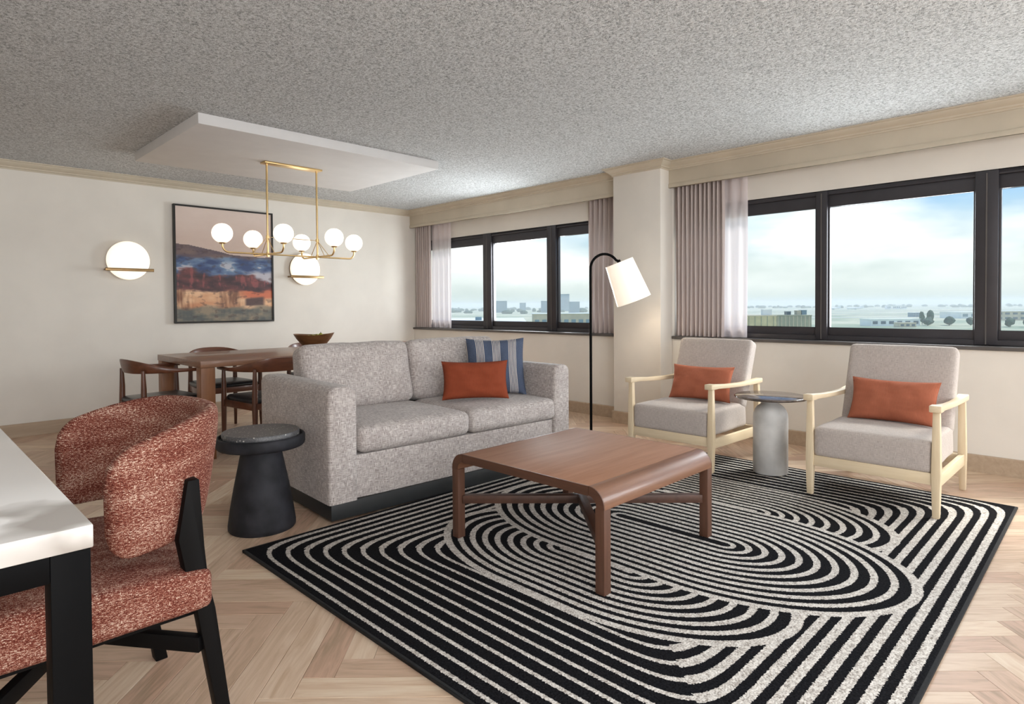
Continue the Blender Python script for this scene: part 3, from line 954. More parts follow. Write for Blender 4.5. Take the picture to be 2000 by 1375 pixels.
def ring_at(s, r, n=48): return [top+axis*s+(side_*math.cos(2*PI*k/n)+yv*math.sin(2*PI*k/n))*r for k in range(n)]
b_ = B()
loft(b_, [ring_at(0.0, 0.120), ring_at(0.0, 0.123), ring_at(0.355, 0.152), ring_at(0.355, 0.149), ring_at(0.004, 0.120), ring_at(0.0, 0.120)], caps=False)
obj('lamp_shade', b_, M_shade, flp, angle=60)
b_ = B(); loft(b_, [ring_at(0.008, 0.119), ring_at(0.012, 0.119)]); obj('shade_diffuser', b_, M_shade, flp)
b_ = B(); tube(b_, [top-axis*0.022, top+axis*0.09], 0.016, 14); obj('socket', b_, M_blackmetal, flp)
lp = lamp('floor_lamp_bulb', 'POINT', 3, flp.matrix_basis @ Vector((0, 0, 0)), color=(1, 0.86, 0.68), shadow_soft_size=0.04)
lp.location = Matrix.Translation(flp.location) @ Matrix.Rotation(flp.rotation_euler.z, 4, 'Z') @ (top+axis*0.22)

# ================================================================== DINING TABLE AND CHAIRS
TX0, TX1, TY0, TY1, TZ = -3.545, -0.985, -2.160, -1.12, 0.747
dt_ = thing('dining_table', 'long brown wooden dining table behind the sofa', 'table', (0, 0, 0))
b_ = B(); bx(b_, TX0, TX1, TY0, TY1, TZ-0.050, TZ); obj('table_top', b_, M_table, dt_, bevel=0.002)
for x in (TX0+0.004, TX1-0.106):
    for y in (TY0+0.006, TY1-0.106):
        b_ = B(); bx(b_, x, x+0.102, y, y+0.102, 0, TZ-0.051); obj('leg', b_, M_tablez, dt_, bevel=0.003)

def dining_chair(label, loc, rz):
    t = thing('dining_chair', label, 'chair', loc, rz, 'dark wood armchairs around the dining table')
    for sx in (1, -1):
        b_ = B(); tube(b_, [(sx*0.275, 0.205, 0), (sx*0.27, 0.20, 0.20), (sx*0.268, 0.198, 0.40), (sx*0.268, 0.197, 0.55), (sx*0.268, 0.197, 0.672)], [0.013, 0.017, 0.021, 0.018, 0.013], 12)
        obj('front_leg', b_, M_darkz, t, angle=60)
        b_ = B(); tube(b_, [(sx*0.215, -0.262, 0), (sx*0.21, -0.245, 0.20), (sx*0.205, -0.232, 0.40), (sx*0.203, -0.23, 0.55), (sx*0.203, -0.232, 0.685)], [0.013, 0.017, 0.022, 0.019, 0.013], 12)
        obj('back_leg', b_, M_darkz, t, angle=60)
    # one continuous bent rail: arms that widen into the back plate
    b_ = B(); rings = []
    N = 40
    for i in range(N+1):
        a = PI*(-0.08)+PI*1.16*i/N
        q = -math.cos(a)
        x = 0.300*math.copysign(abs(math.cos(a))**0.75, math.cos(a)); y = 0.06-0.335*(max(0, math.sin(a)))**0.9
        if math.sin(a) < 0: y = 0.06+0.70*(-math.sin(a))+0.0
        else: y = 0.06-0.335*math.sin(a)**1.1
        e = max(0.0, math.sin(a))**2.2
        zc = 0.677+0.037*e; hh = 0.013+0.042*e; tt = 0.024-0.009*e
        nx, ny = math.copysign(1, x)*abs(x)/0.3, -e
        l = math.hypot(nx, ny) or 1; nx, ny = nx/l, ny/l
        lean = 0.012*e
        ring = []
        for k in range(10):
            th = 2*PI*k/10
            u = math.copysign(abs(math.cos(th))**0.6, math.cos(th))*tt/1.0; w = math.copysign(abs(math.sin(th))**0.6, math.sin(th))*hh
            off = u*0.55+lean*w/0.05
            ring.append((x+nx*off, y+ny*off, zc+w))
        rings.append(ring)
    loft(b_, rings); obj('back_rail', b_, M_dark, t, angle=60)
    b_ = B(); bx(b_, -0.262, 0.262, 0.185, 0.21, 0.375, 0.43); obj('seat_rail', b_, M_dark, t, bevel=0.006)
    b_ = B(); rings = []
    for i in range(13):
        x = -0.20+0.40*i/12; d = 0.03*(1-(x/0.2)**2)
        rings.append([(x, -0.255, 0.388-d), (x, -0.23, 0.388-d), (x, -0.23, 0.43), (x, -0.255, 0.43)])
    loft(b_, rings); obj('seat_rail', b_, M_dark, t, angle=30)
    for sx in (1, -1):
        b_ = B(); hexa(b_, [(sx*0.203-0.012, -0.235, 0.375), (sx*0.203+0.012, -0.235, 0.375), (sx*0.266+0.012, 0.195, 0.375), (sx*0.266-0.012, 0.195, 0.375)],
                       [(sx*0.203-0.012, -0.235, 0.43), (sx*0.203+0.012, -0.235, 0.43), (sx*0.266+0.012, 0.195, 0.43), (sx*0.266-0.012, 0.195, 0.43)])
        obj('seat_rail', b_, M_dark, t, bevel=0.004)
    b_ = B(); t2 = bmesh.new()
    soft(t2, (0, -0.018, 0.442), (0.50, 0.44, 0.05), 0.022, 10, (0.02, 0.02, 0.012))
    for v in t2.verts: v.co.x *= 0.86+0.14*((v.co.y+0.24)/0.44)
    t2.normal_update()
    obj('seat', t2, M_leather, t, angle=70)
    return t
D2 = dining_chair('dark wood dining armchair on the sofa side of the table, partly hidden by the sofa', (-3.06, -2.215, 0), 0.0)
D1 = dup(D2, (-3.655, -1.700, 0), math.radians(-84), 'dark wood dining armchair at the left head of the table')
D3 = dup(D2, (-2.99, -1.075, 0), PI, 'dark wood dining armchair across the table, left of the bowl')
D4 = dup(D2, (-2.02, -1.05, 0), PI, 'dark wood dining armchair across the table, behind the bowl')

# bowl of pears
bw = thing('fruit_bowl', 'boat-shaped dark wooden bowl on the dining table', 'bowl', (-2.25, -1.42, TZ), math.radians(-42))
b_ = B(); rings = []
prof = [(0.0, 0.0), (0.060, 0.0), (0.108, 0.030), (0.148, 0.078), (0.178, 0.128), (0.170, 0.126), (0.140, 0.082), (0.10, 0.040), (0.052, 0.014), (0.0, 0.014)]
for r, z in prof:
    ring = []
    for k in range(48):
        a = 2*PI*k/48
        lift = 0.022*max(0, math.cos(a))**2*(r/0.178)**2 + 0.012*max(0, -math.cos(a))**2*(r/0.178)**2
        ring.append((r*1.1*math.cos(a), r*0.80*math.sin(a), z+lift))
    rings.append(ring)
loft(b_, rings, caps=False); obj('shell', b_, M_bowl, bw, angle=70)
for i, (x, y, z, l) in enumerate(((-0.055, 0.01, 0.062, 'green pear in the wooden bowl, left end'), (0.0, -0.045, 0.070, 'green pear in the wooden bowl, near side'), (0.022, 0.045, 0.072, 'green pear in the wooden bowl, far side'), (0.07, -0.01, 0.074, 'green pear in the wooden bowl, right end, stalk upright'))):
    b_ = B(); lathe(b_, [(0, -0.036), (0.018, -0.034), (0.033, -0.018), (0.036, 0.0), (0.030, 0.018), (0.018, 0.034), (0.012, 0.042), (0.004, 0.047), (0, 0.047)], n=18, caps=False)
    pm = Matrix.Translation(bw.location) @ Matrix.Rotation(bw.rotation_euler.z, 4, 'Z')
    o = obj('pear', b_, M_green, angle=80)
    o.matrix_world = pm @ Matrix.Translation((x, y, z+0.028)) @ Matrix.Rotation(0.9 if i < 3 else 0.2, 4, 'X') @ Matrix.Rotation(i*1.7, 4, 'Z')
    tag(o, l, 'fruit', 'pears in the wooden bowl')
    st = B(); tube(st, [(0, 0, 0.045), (0.003, 0, 0.058)], 0.0022, 6); obj('stem', st, M_darkz, o)

# ================================================================== CHANDELIER
chd = thing('chandelier', 'brass linear chandelier with six white globes, hanging over the dining table', 'lamp', (-2.648, -1.83, H-0.073))
ZH = 1.600-(H-0.073)
GZ = 1.752-(H-0.073)
b_ = B(); bx(b_, -0.262, 0.262, -0.05, 0.05, -0.016, -0.0005); obj('canopy', b_, M_brass, chd, bevel=0.002)
HX = 0.229
for sx in (-1, 1):
    b_ = B(); tube(b_, [(sx*HX, 0, -0.014), (sx*HX, 0, ZH-0.02)], 0.0085, 12); obj('rod', b_, M_brass, chd, angle=60)
    b_ = B(); lathe(b_, [(0, -0.012), (0.015, -0.012), (0.015, 0.012), (0, 0.012)], (sx*HX, 0, ZH+0.148), 16, False); obj('collar', b_, M_brass, chd, angle=50)
    b_ = B(); lathe(b_, [(0, -0.022), (0.013, -0.022), (0.015, 0.0), (0.013, 0.018), (0, 0.018)], (sx*HX, 0, ZH), 16, False); obj('hub', b_, M_brass, chd, angle=50)
    for d, L in (((sx, 0), 0.375), ((0, 1), 0.30), ((0, -1), 0.30)):
        ex, ey = d; p0 = Vector((sx*HX, 0, ZH)); dv = Vector((ex, ey, 0)); cv = 0.055
        pts = [p0, p0+dv*(L-cv)*0.5, p0+dv*(L-cv)]
        for i in range(1, 8):
            a = PI/2*i/7; pts.append(p0+dv*(L-cv+cv*math.sin(a))+Vector((0, 0, cv*(1-math.cos(a)))))
        pts.append(p0+dv*L+Vector((0, 0, GZ-ZH-0.084)))
        b_ = B(); tube(b_, pts, 0.0075, 10); ao = obj('arm', b_, M_brass, chd, angle=70)
        cpt = p0+dv*L
        b_ = B(); lathe(b_, [(0, 0), (0.022, 0.0), (0.028, 0.010), (0.0, 0.010)], (cpt.x, cpt.y, GZ-0.086), 20, False); obj('cup', b_, M_brass, ao, angle=50)
        b_ = B(); lathe(b_, [(0.0, -0.080)]+[(0.0805*math.sin(PI*(k+1)/18), -0.0805*math.cos(PI*(k+1)/18)) for k in range(16)]+[(0.0, 0.0805)], (cpt.x, cpt.y, GZ), 32, False)
        obj('globe', b_, M_globe, chd, angle=80)
        b_ = B(); tube(b_, [p0+Vector((0, 0, 0.148)), p0+dv*0.125+Vector((0, 0, 0.006))], 0.003, 8); obj('strut', b_, M_brass, chd, angle=60)
b_ = B(); tube(b_, [(-HX, 0, ZH), (HX, 0, ZH)], 0.0065, 10); obj('crossbar', b_, M_brass, chd, angle=60)
b_ = B(); tube(b_, [(-HX, 0, ZH+0.148), (HX, 0, ZH+0.148)], 0.0025, 8); obj('tie_rod', b_, M_brass, chd, angle=60)

# ================================================================== WALL: sconces and painting
def sconce(label, loc):
    t = thing('wall_sconce', label, 'lamp', loc, 0, 'disc wall sconces')
    def disc(prof, n=56):   # lathe about the wall normal (-y)
        bm = B(); loft(bm, [[(r*math.cos(2*PI*k/n), -z, r*math.sin(2*PI*k/n)) for k in range(n)] for r, z in prof], True, False); return bm
    obj('back_plate', disc([(0, 0.0), (0.178, 0.0), (0.182, 0.004), (0.182, 0.034), (0.176, 0.040), (0, 0.040)]), M_bronze, t, angle=50)
    obj('diffuser', disc([(0, 0.036), (0.184, 0.036), (0.190, 0.044), (0.188, 0.052), (0.165, 0.066), (0.12, 0.080), (0.06, 0.088), (0, 0.090)]), M_dome, t, angle=70)
    b_ = B(); bx(b_, -0.208, 0.208, -0.114, -0.094, -0.108, -0.079); bo = obj('bar', b_, M_bronze, t, bevel=0.0015)
    for sx in (-0.20, 0.192):
        b_ = B(); bx(b_, sx, sx+0.008, -0.100, 0.0, -0.102, -0.086); obj('bracket', b_, M_bronze, bo)
    return t
SC1 = sconce('glowing disc sconce with brass bar, left of the painting', (-3.49, 0.0, 1.618))
SC2 = dup(SC1, (-1.632, 0.0, 1.600), 0, 'glowing disc sconce with brass bar, right of the painting, below the chandelier')
for x in (-3.49, -1.632):
    lamp('sconce_glow', 'AREA', 1.5, (x, -0.13, 1.61), (PI/2, 0, PI), (1, 0.82, 0.6), shape='DISK', size=0.3).rotation_euler = Vector((0, -1, 0)).to_track_quat('-Z', 'Z').to_euler()

art = thing('painting', 'abstract landscape painting in a thin black frame, between the wall sconces', 'picture', (-2.548, 0.0, 1.606))
AW, AH = 1.052, 1.244
b_ = B()
for (a, b, c, d) in ((-AW/2, AW/2, AH/2-0.018, AH/2), (-AW/2, AW/2, -AH/2, -AH/2+0.018), (-AW/2, -AW/2+0.018, -AH/2+0.018, AH/2-0.018), (AW/2-0.018, AW/2, -AH/2+0.018, AH/2-0.018)):
    bx(b_, a, b, -0.045, -0.001, c, d)
obj('frame', b_, M_artframe, art, bevel=0.001)
def fbm(x, y, o=4, s=0.0):
    return sum(mnoise.noise(Vector((x*2**k+s, y*2**k-s, s+k*3.1)))/2**k for k in range(o))
def mixv(a, b, t):
    t = max(0, min(1, t)); return tuple(p+(q-p)*t for p, q in zip(a, b))
def ss(a, b, x):
    t = max(0, min(1, (x-a)/(b-a))); return t*t*(3-2*t)
def paint(u, v):
    n1 = fbm(u*3, v*9, 4, 1.0); n2 = fbm(u*5, v*16, 4, 7.0); n3 = fbm(u*14, v*30, 3, 3.0); n4 = fbm(u*24, v*7, 3, 9.0)
    hor = 0.325+0.085*ss(0, 0.7, u)+0.01*n1
    c = mixv((212, 194, 184), (200, 178, 166), v/0.35+0.3*n1)
    if v < hor: return mixv(c, (206, 186, 176), n3*0.3)
    c = mixv((84, 72, 84), (116, 96, 92), 0.5+0.9*n2)
    c = mixv(c, mixv((52, 70, 112), (112, 136, 164), 0.5+1.1*n2), ss(0.40, 0.455, v+0.05*n1))
    c = mixv(c, (190, 186, 192), ss(0.22, 0.42, n2+0.25*n1)*ss(0.44, 0.5, v)*0.8)
    pw = ss(0.62, 0.80, u+0.12*n2)*ss(0.52, 0.57, v+0.02*n2)*(1-ss(0.64, 0.70, v+0.03*n2))
    c = mixv(c, (196, 188, 192), pw*0.85)
    dk = ss(0.555, 0.60, v+0.05*n1-0.06*u*ss(0.3, 1, u)+0.03*n2)
    c = mixv(c, mixv((58, 40, 46), (112, 62, 62), 0.45+1.0*n2), dk)
    c = mixv(c, (140, 76, 76), ss(0.15, 0.4, n4+0.4*n2)*dk*(1-ss(0.68, 0.72, v))*0.8)
    lo = ss(0.715, 0.745, v+0.025*n2)
    sand = mixv((196, 136, 98), (226, 186, 148), 0.5+0.9*n1)
    sand = mixv(sand, (196, 104, 74), ss(0.55, 0.78, u)*(1-ss(0.78, 0.81, v))*0.9)
    br = ss(0.36, 0.46, u)*(1-ss(0.60, 0.70, u))
    sand = mixv(sand, (124, 86, 66), br*(0.55+0.8*n4))
    sand = mixv(sand, (120, 78, 56), (1-ss(0.12, 0.2, u))*(0.35+0.9*n4))
    sand = mixv(sand, (84, 62, 60), ss(0.68, 0.72, u)*(1-ss(0.88, 0.93, u))*ss(0.785, 0.81, v+0.08*(u-0.7))*(1-ss(0.855, 0.87, v)))
    c = mixv(c, sand, lo)
    gr = ss(0.855, 0.90, v+0.03*n2)
    c = mixv(c, mixv((84, 88, 86), (142, 128, 108), 0.45+1.0*n2+0.3*n4), gr)
    return mixv(c, (60, 44, 44), ss(0.25, 0.5, n3)*0.35)
NX, NY = 190, 220
vs = [((i/NX-0.5)*(AW-0.034), -0.034, (0.5-j/NY)*(AH-0.034)) for j in range(NY+1) for i in range(NX+1)]
fs = [(j*(NX+1)+i, (j+1)*(NX+1)+i, (j+1)*(NX+1)+i+1, j*(NX+1)+i+1) for j in range(NY) for i in range(NX)]
me = bpy.data.meshes.new('canvas'); me.from_pydata(vs, [], fs)
ca = me.color_attributes.new('paint', 'FLOAT_COLOR', 'POINT')
cols = []
for j in range(NY+1):
    for i in range(NX+1): cols += list(lin(tuple(max(0, min(255, q)) for q in paint(i/NX, j/NY))))
ca.data.foreach_set('color', cols)
me.materials.append(M_art)
obj('canvas', me, None, art)
b_ = B(); bx(b_, -AW/2+0.017, AW/2-0.017, -0.033, -0.002, -AH/2+0.017, AH/2-0.017); obj('backing_board', b_, M_artframe, art)

# ================================================================== FOREGROUND: marble counter and tweed chair
cnt = thing('counter_table', 'white marble-topped table with black metal frame, front left corner of the room', 'table', (0, 0, 0))
QX0, QX1, QY0, QY1, QZ = -6.15, -4.926, -5.713, -3.95, 0.760
b_ = B(); bx(b_, QX0, QX1, QY0, QY1, QZ-0.042, QZ); obj('marble_top', b_, M_marble, cnt, bevel=0.0025)
for x in (QX0+0.004, QX1-0.064):
    for y in (QY0+0.004, QY1-0.064):
        b_ = B(); bx(b_, x, x+0.060, y, y+0.060, 0, QZ-0.042); obj('leg', b_, M_blackmetal, cnt, bevel=0.002)
for (a, b, c, d) in ((QX0+0.064, QX1-0.064, QY0+0.004, QY0+0.064), (QX0+0.064, QX1-0.064, QY1-0.064, QY1-0.004), (QX0+0.004, QX0+0.064, QY0+0.064, QY1-0.064), (QX1-0.064, QX1-0.004, QY0+0.064, QY1-0.064)):
    b_ = B(); bx(b_, a, b, c, d, QZ-0.090, QZ-0.042); obj('rail', b_, M_blackmetal, cnt, bevel=0.002)

tc = thing('upholstered_chair', 'rust and cream tweed barrel-back chair with black legs, tucked under the marble table', 'chair', (-4.84, -5.085, 0))
# rear legs: flat boards whose tops hold the back shell
prof = [(-4.667, 0.722), (-4.690, 0.58), (-4.676, 0.50), (-4.650, 0.39), (-4.610, 0.14), (-4.588, 0.0), (-4.552, 0.0), (-4.575, 0.13), (-4.606, 0.385), (-4.622, 0.46), (-4.630, 0.55), (-4.640, 0.722)]
for y0, y1 in ((-0.312, -0.272), (0.272, 0.312)):
    b_ = B(); loft(b_, [[(x+4.84, y, z) for x, z in prof] for y in (y0, y1)])
    obj('rear_leg', b_, M_black, tc, bevel=0.003, angle=30)
for sy in (-0.262, 0.262):
    b_ = B(); taper(b_, (-0.235, sy, 0), (-0.215, sy, 0.40), 0.030, 0.044); obj('front_leg', b_, M_black, tc, bevel=0.003)
for sg in (1, -1):
    L = math.hypot(0.40, 0.56)+0.05
    mx = Matrix.Translation((-0.012, 0, 0.302)) @ Matrix.Rotation(sg*math.atan2(0.56, 0.40), 4, 'Z')
    b_ = B(); bx(b_, -L/2, L/2, -0.012, 0.012, -0.020-0.0005*sg, 0.020+0.0005*sg, mx); obj('stretcher', b_, M_black, tc, bevel=0.002)
b_ = B(); t2 = bmesh.new()
soft(t2, (-0.028, 0, 0.445), (0.505, 0.660, 0.098), 0.022, 14, (0.0, 0.0, 0.022), lump=0.003)
for v in t2.verts:
    k = max(0, min(1, (0.225-v.co.x)/0.5))
    if v.co.z > 0.445: v.co.z += 0.028*k
    else: v.co.z -= 0.0
t2.normal_update(); obj('seat', t2, M_tweed, tc, angle=70)
b_ = B(); tube(b_, [(-0.28, -0.322, 0.491), (0.10, -0.326, 0.482), (0.205, -0.320, 0.478), (0.221, -0.30, 0.478), (0.223, 0, 0.478), (0.221, 0.30, 0.478)], 0.005, 8); obj('piping', b_, M_tweed, tc, angle=80)
# wrap-around back
b_ = B(); uvl = b_.loops.layers.uv.new('UVMap'); rings = []; uvs = []
NU, NV = 60, 28
A0 = 1.62
def plan(a, k):
    return Vector((0.02+0.285*k*math.copysign(abs(math.cos(a))**0.85, math.cos(a)), 0.292*(0.93+0.07*k)*math.copysign(abs(math.sin(a))**0.8, math.sin(a))))
# arc length table
AL = [0.0]
for i in range(400): AL.append(AL[-1]+(plan(-A0+2*A0*(i+1)/400, 1)-plan(-A0+2*A0*i/400, 1)).length)
TOT = AL[-1]
def at_len(s):
    for i in range(400):
        if AL[i+1] >= s: return -A0+2*A0*(i+(s-AL[i])/(AL[i+1]-AL[i]))/400
    return A0
rr, rc = 0.030, 0.065
for i in range(NU+1):
    q = i/NU
    s = TOT*(0.5-0.5*math.cos(PI*q))*0.35+TOT*q*0.65
    a = at_len(s)
    du = min(s, TOT-s)
    e = math.cos(min(PI/2, abs(a)))
    z_t = 0.800+0.078*(1-(1-min(1, du/0.36))**2); z_b = 0.560+0.012*e
    cut = rc*(1-math.sqrt(max(0, 1-((rc-min(du, rc))/rc)**2)))
    z_t -= cut; z_b += cut
    r = rr*math.sqrt(max(0.0025, 1-((rr-min(du, rr))/rr)**2))
    ring = []; urow = []
    for k in range(NV):
        th = 2*PI*k/NV
        hz = (z_t-z_b)/2; zm = (z_t+z_b)/2
        cw = math.cos(th); sw = math.sin(th)
        off = r*math.copysign(abs(cw)**0.45, cw)
        z = zm+hz*math.copysign(abs(sw)**0.75, sw)
        k2 = 0.82+0.18*(z-0.56)/0.30
        p = plan(a, k2); p2 = plan(a+0.001, k2); tn = (p2-p).normalized(); nn = Vector((tn.y, -tn.x))
        ring.append((p.x+nn.x*off, p.y+nn.y*off, z)); urow.append((s, z))
    rings.append(ring); uvs.append(urow)
rv = [[b_.verts.new(p) for p in r] for r in rings]
for i in range(NU):
    for k in range(NV):
        j = (k+1) % NV
        f = b_.faces.new([rv[i][k], rv[i][j], rv[i+1][j], rv[i+1][k]])
        for lp_, (x, y) in zip(f.loops, ((i, k), (i, j), (i+1, j), (i+1, k))): lp_[uvl].uv = uvs[x][y]
for i in (0, NU):
    f = b_.faces.new(rv[i] if i else rv[i][::-1])
    for lp_ in f.loops: lp_[uvl].uv = uvs[i][0]
obj('backrest', b_, M_tweed, tc, angle=80)
b_ = B()
for sy in (-0.262, 0.262): bx(b_, -0.215, 0.20, sy-0.012, sy+0.012, 0.37, 0.405)
for sx in (-0.22, 0.19): bx(b_, sx-0.012, sx+0.012, -0.262, 0.262, 0.37, 0.405)
obj('seat_frame', b_, M_black, tc)

# ================================================================== OUTSIDE
ZG = -20.0
def mk_land():
    m = Mt('airfield_ground', 0.95, spec=0.1)
    a = m.noise(m.vec('Object', (0.004, 0.004, 1)), 1.0, 5, 0.6)
    b = m.noise(m.vec('Object', (0.03, 0.03, 1)), 1.0, 3, 0.6)
    t = X(m.nt, a)*0.6+X(m.nt, b)*0.4
    m.base(m.ramp(t.v, [(0.38, (138, 156, 132)), (0.5, (188, 188, 160)), (0.6, (208, 204, 180))]))
    return m.m
g = B(); bx(g, 30, 9000, -7000, 9000, ZG-1, ZG); struct('ground', g, mk_land(), uv=False)
M_conc = plain('runway_concrete', (196, 194, 182), 0.9, var=0.04, scale=0.02)
M_asph = plain('asphalt', (128, 134, 128), 0.9, var=0.05, scale=0.02)
M_bwhite = plain('white_metal_cladding', (236, 236, 228), 0.6, var=0.03, scale=0.1)
M_byel = plain('ochre_render', (200, 188, 142), 0.8, var=0.05, scale=0.3)
M_bgrn = plain('grey_green_render', (150, 152, 126), 0.8, var=0.06, scale=0.3)
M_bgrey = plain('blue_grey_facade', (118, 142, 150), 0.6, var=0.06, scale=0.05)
M_bdark = plain('dark_glazing', (70, 92, 104), 0.3, var=0.1, scale=0.2)
M_btan = plain('tan_render', (198, 186, 158), 0.8, var=0.05, scale=0.2)
M_tree = plain('tree_leaves', (48, 76, 58), 0.9, var=0.3, scale=0.6)
M_trunk = plain('tree_bark', (86, 74, 60), 0.9)
M_blue = plain('blue_paint', (70, 128, 190), 0.5)
def strip(x0, y0, x1, y1, w, mat, name='runway'):
    d = Vector((x1-x0, y1-y0)).normalized(); n = Vector((-d.y, d.x))*w/2
    b_ = B(); hexa(b_, [(x0-n.x, y0-n.y, ZG), (x1-n.x, y1-n.y, ZG), (x1+n.x, y1+n.y, ZG), (x0+n.x, y0+n.y, ZG)],
                   [(x0-n.x, y0-n.y, ZG+0.1), (x1-n.x, y1-n.y, ZG+0.1), (x1+n.x, y1+n.y, ZG+0.1), (x0+n.x, y0+n.y, ZG+0.1)])
    struct(name, b_, mat, uv=False)
for (d, w, m_) in ((2050, 110, M_conc), (1560, 60, M_asph), (1280, 50, M_conc), (1060, 34, M_asph), (900, 40, M_conc)):
    c = Vector((CAM.x, CAM.y))+Vector((0.711, 0.703))*d
    a = c+Vector((0.703, -0.711))*(d*0.35); b = c+Vector((0.703, -0.711))*(d*0.95)
    strip(a.x, a.y, b.x, b.y, w, m_)
DV = Vector((0.703, -0.711)); DN = Vector((0.711, 0.703))
def building(label, p0, p1, ztop, depth, mat, floors=3, bays=6, glaz=None, roof=None, name='building', grp=None, zb=ZG):
    """facade from p0 to p1 (left to right as seen), body extends away from the viewer"""
    a = Vector(p0); b = Vector(p1); w = (b-a).length; d = (b-a).normalized(); n = Vector((-d.y, d.x))
    if n.dot(DN) < 0: n = -n
    t = thing(name, label, 'building', (a.x, a.y, zb), math.atan2(d.y, d.x), grp)
    sy = 1 if (Vector((-d.y, d.x)).dot(DN) > 0) else -1
    hgt = ztop-zb
    q = B(); bx(q, 0, w, min(0, sy*depth), max(0, sy*depth), 0, hgt); obj('walls', q, mat, t)
    q = B(); e = w*0.01+0.15
    bx(q, -e, w+e, min(-sy*e, sy*(depth+e)), max(-sy*e, sy*(depth+e)), hgt, hgt+max(0.4, hgt*0.03)); obj('roof', q, roof or mat, t)
    if glaz and floors*bays:
        q = B(); y0, y1 = sorted((-sy*0.12, sy*0.1))
        bx(q, -w*0.3/bays, w*0.3/bays, y0, y1, 0, hgt*0.45/floors)
        wm = mesh_of('window', q, glaz)
        for i in range(floors):
            for j in range(bays):
                o = obj('window', wm, None, t); o.location = (w*(j+0.5)/bays, 0, hgt*(i+0.3)/floors)
    return t
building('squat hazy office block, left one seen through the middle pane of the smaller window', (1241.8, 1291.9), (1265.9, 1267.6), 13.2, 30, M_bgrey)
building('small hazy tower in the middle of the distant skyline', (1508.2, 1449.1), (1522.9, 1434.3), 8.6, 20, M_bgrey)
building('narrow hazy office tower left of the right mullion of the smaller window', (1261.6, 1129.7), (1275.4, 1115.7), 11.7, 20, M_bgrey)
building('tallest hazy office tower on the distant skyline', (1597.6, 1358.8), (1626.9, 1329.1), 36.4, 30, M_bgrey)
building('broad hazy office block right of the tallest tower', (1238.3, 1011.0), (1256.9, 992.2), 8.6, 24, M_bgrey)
building('low grey building with a long white roof edge, below the tall towers', (304.0, 277.6), (339.0, 242.4), -5.0, 26, M_btan, 1, 10, M_bgrey, M_bwhite)
nr = building('flat white roof close below the smaller window', (86.0, 134.0), (114.5, 105.0), -5.0, 115, M_btan, 0, 0, None, M_bwhite)
for k, (x, y) in enumerate(((14, 26), (22, 75))):
    q = B(); bx(q, x, x+2.4, y, y+2.4, 15.4, 16.7); obj('roof_vent', q, M_bgrey, nr)
yb = thing('building', 'ochre building with a grey-green side wing, seen at the left end of the large window', 'building', (298.6, 112.4, ZG), math.atan2(-0.711, 0.703))
q = B(); bx(q, -29.2, 0, 0, 20, 0, 15.0); obj('walls', q, M_byel, yb)
q = B(); bx(q, -29.4, 0.2, -0.2, 20.2, 15.0, 15.4); obj('roof', q, M_btan, yb)
q = B(); bx(q, 0.02, 17.2, 0.3, 19, 0, 15.0); obj('side_wing', q, M_bgrn, yb)
q = B(); bx(q, 0.2, 17.4, 0.2, 19.2, 15.0, 15.4); obj('roof', q, M_bgrn, yb)
q = B(); bx(q, 0, 0.3, 0.12, 0.4, 0.2, 14.9); pm_ = mesh_of('pilaster', q, M_btan)
for j in range(9): o = obj('pilaster', pm_, None, yb); o.location = (0.6+j*1.9, 0, 0)
q = B(); bx(q, 0, 0.3, -0.2, 0.1, 0.2, 14.9); pm_ = mesh_of('pilaster', q, M_bgrn)
for j in range(9): o = obj('pilaster', pm_, None, yb); o.location = (-1.6-j*3.0, 0, 0)
for lab, x0, x1, z1, mt_ in (('white plant box on the roof of the ochre building', -4.6, -0.4, 2.7, M_bwhite), ('dark plant box on the grey-green roof', 7.0, 9.0, 1.7, M_bdark), ('tan plant box on the grey-green roof', 12.0, 14.0, 2.1, M_btan), ('blue-grey plant box at the right end of the grey-green roof', 14.4, 16.8, 2.3, M_bgrey)):
    p = Vector((298.8, 112.2))+DV*x0+DN*5
    t = thing('plant_box', lab, 'roof plant', (p.x, p.y, ZG+15.5), math.atan2(-0.711, 0.703))
    q = B(); bx(q, 0, x1-x0, 0, 3, 0.02, z1-0.2); obj('casing', q, mt_, t)
    q = B(); bx(q, -0.1, x1-x0+0.1, -0.1, 3.1, z1-0.2, z1); obj('lid', q, mt_, t)
building('leftmost small white shed far across the airfield', (2272, 534), (2280, 526), -8.0, 14, M_bwhite, 1, 3, M_bdark)
building('middle white shed far across the airfield', (2285, 521), (2301, 505), -8.4, 14, M_bwhite, 1, 4, M_bdark)
building('rightmost white shed far across the airfield', (2304, 502), (2316, 490), -8.5, 14, M_bwhite, 1, 4, M_bdark)
building('long white warehouse with loading doors, seen through the middle pane of the large window', (622.5, 155.0), (653.7, 123.5), -14.0, 18, M_bwhite, 1, 6, M_bdark)
building('cream annex in front of the long white warehouse', (599.5, 127.5), (609.5, 117.5), -16.2, 8, M_btan, 1, 3, M_bdark)
building('small grey two-storey building behind the warehouse', (1045.9, 210), (1054.8, 201), -13.7, 12, M_bgrey, 2, 3, M_bdark, M_bwhite)
building('white hangar beside the blue-tailed aeroplane', (972.9, 141.6), (1011.6, 102.5), -12.0, 40, M_bwhite, 1, 5, M_bgrey)
building('pale terminal building in the right pane of the large window', (878.4, 95.0), (940, 32.5), -9.6, 30, M_btan, 2, 10, M_bdark, M_bwhite)
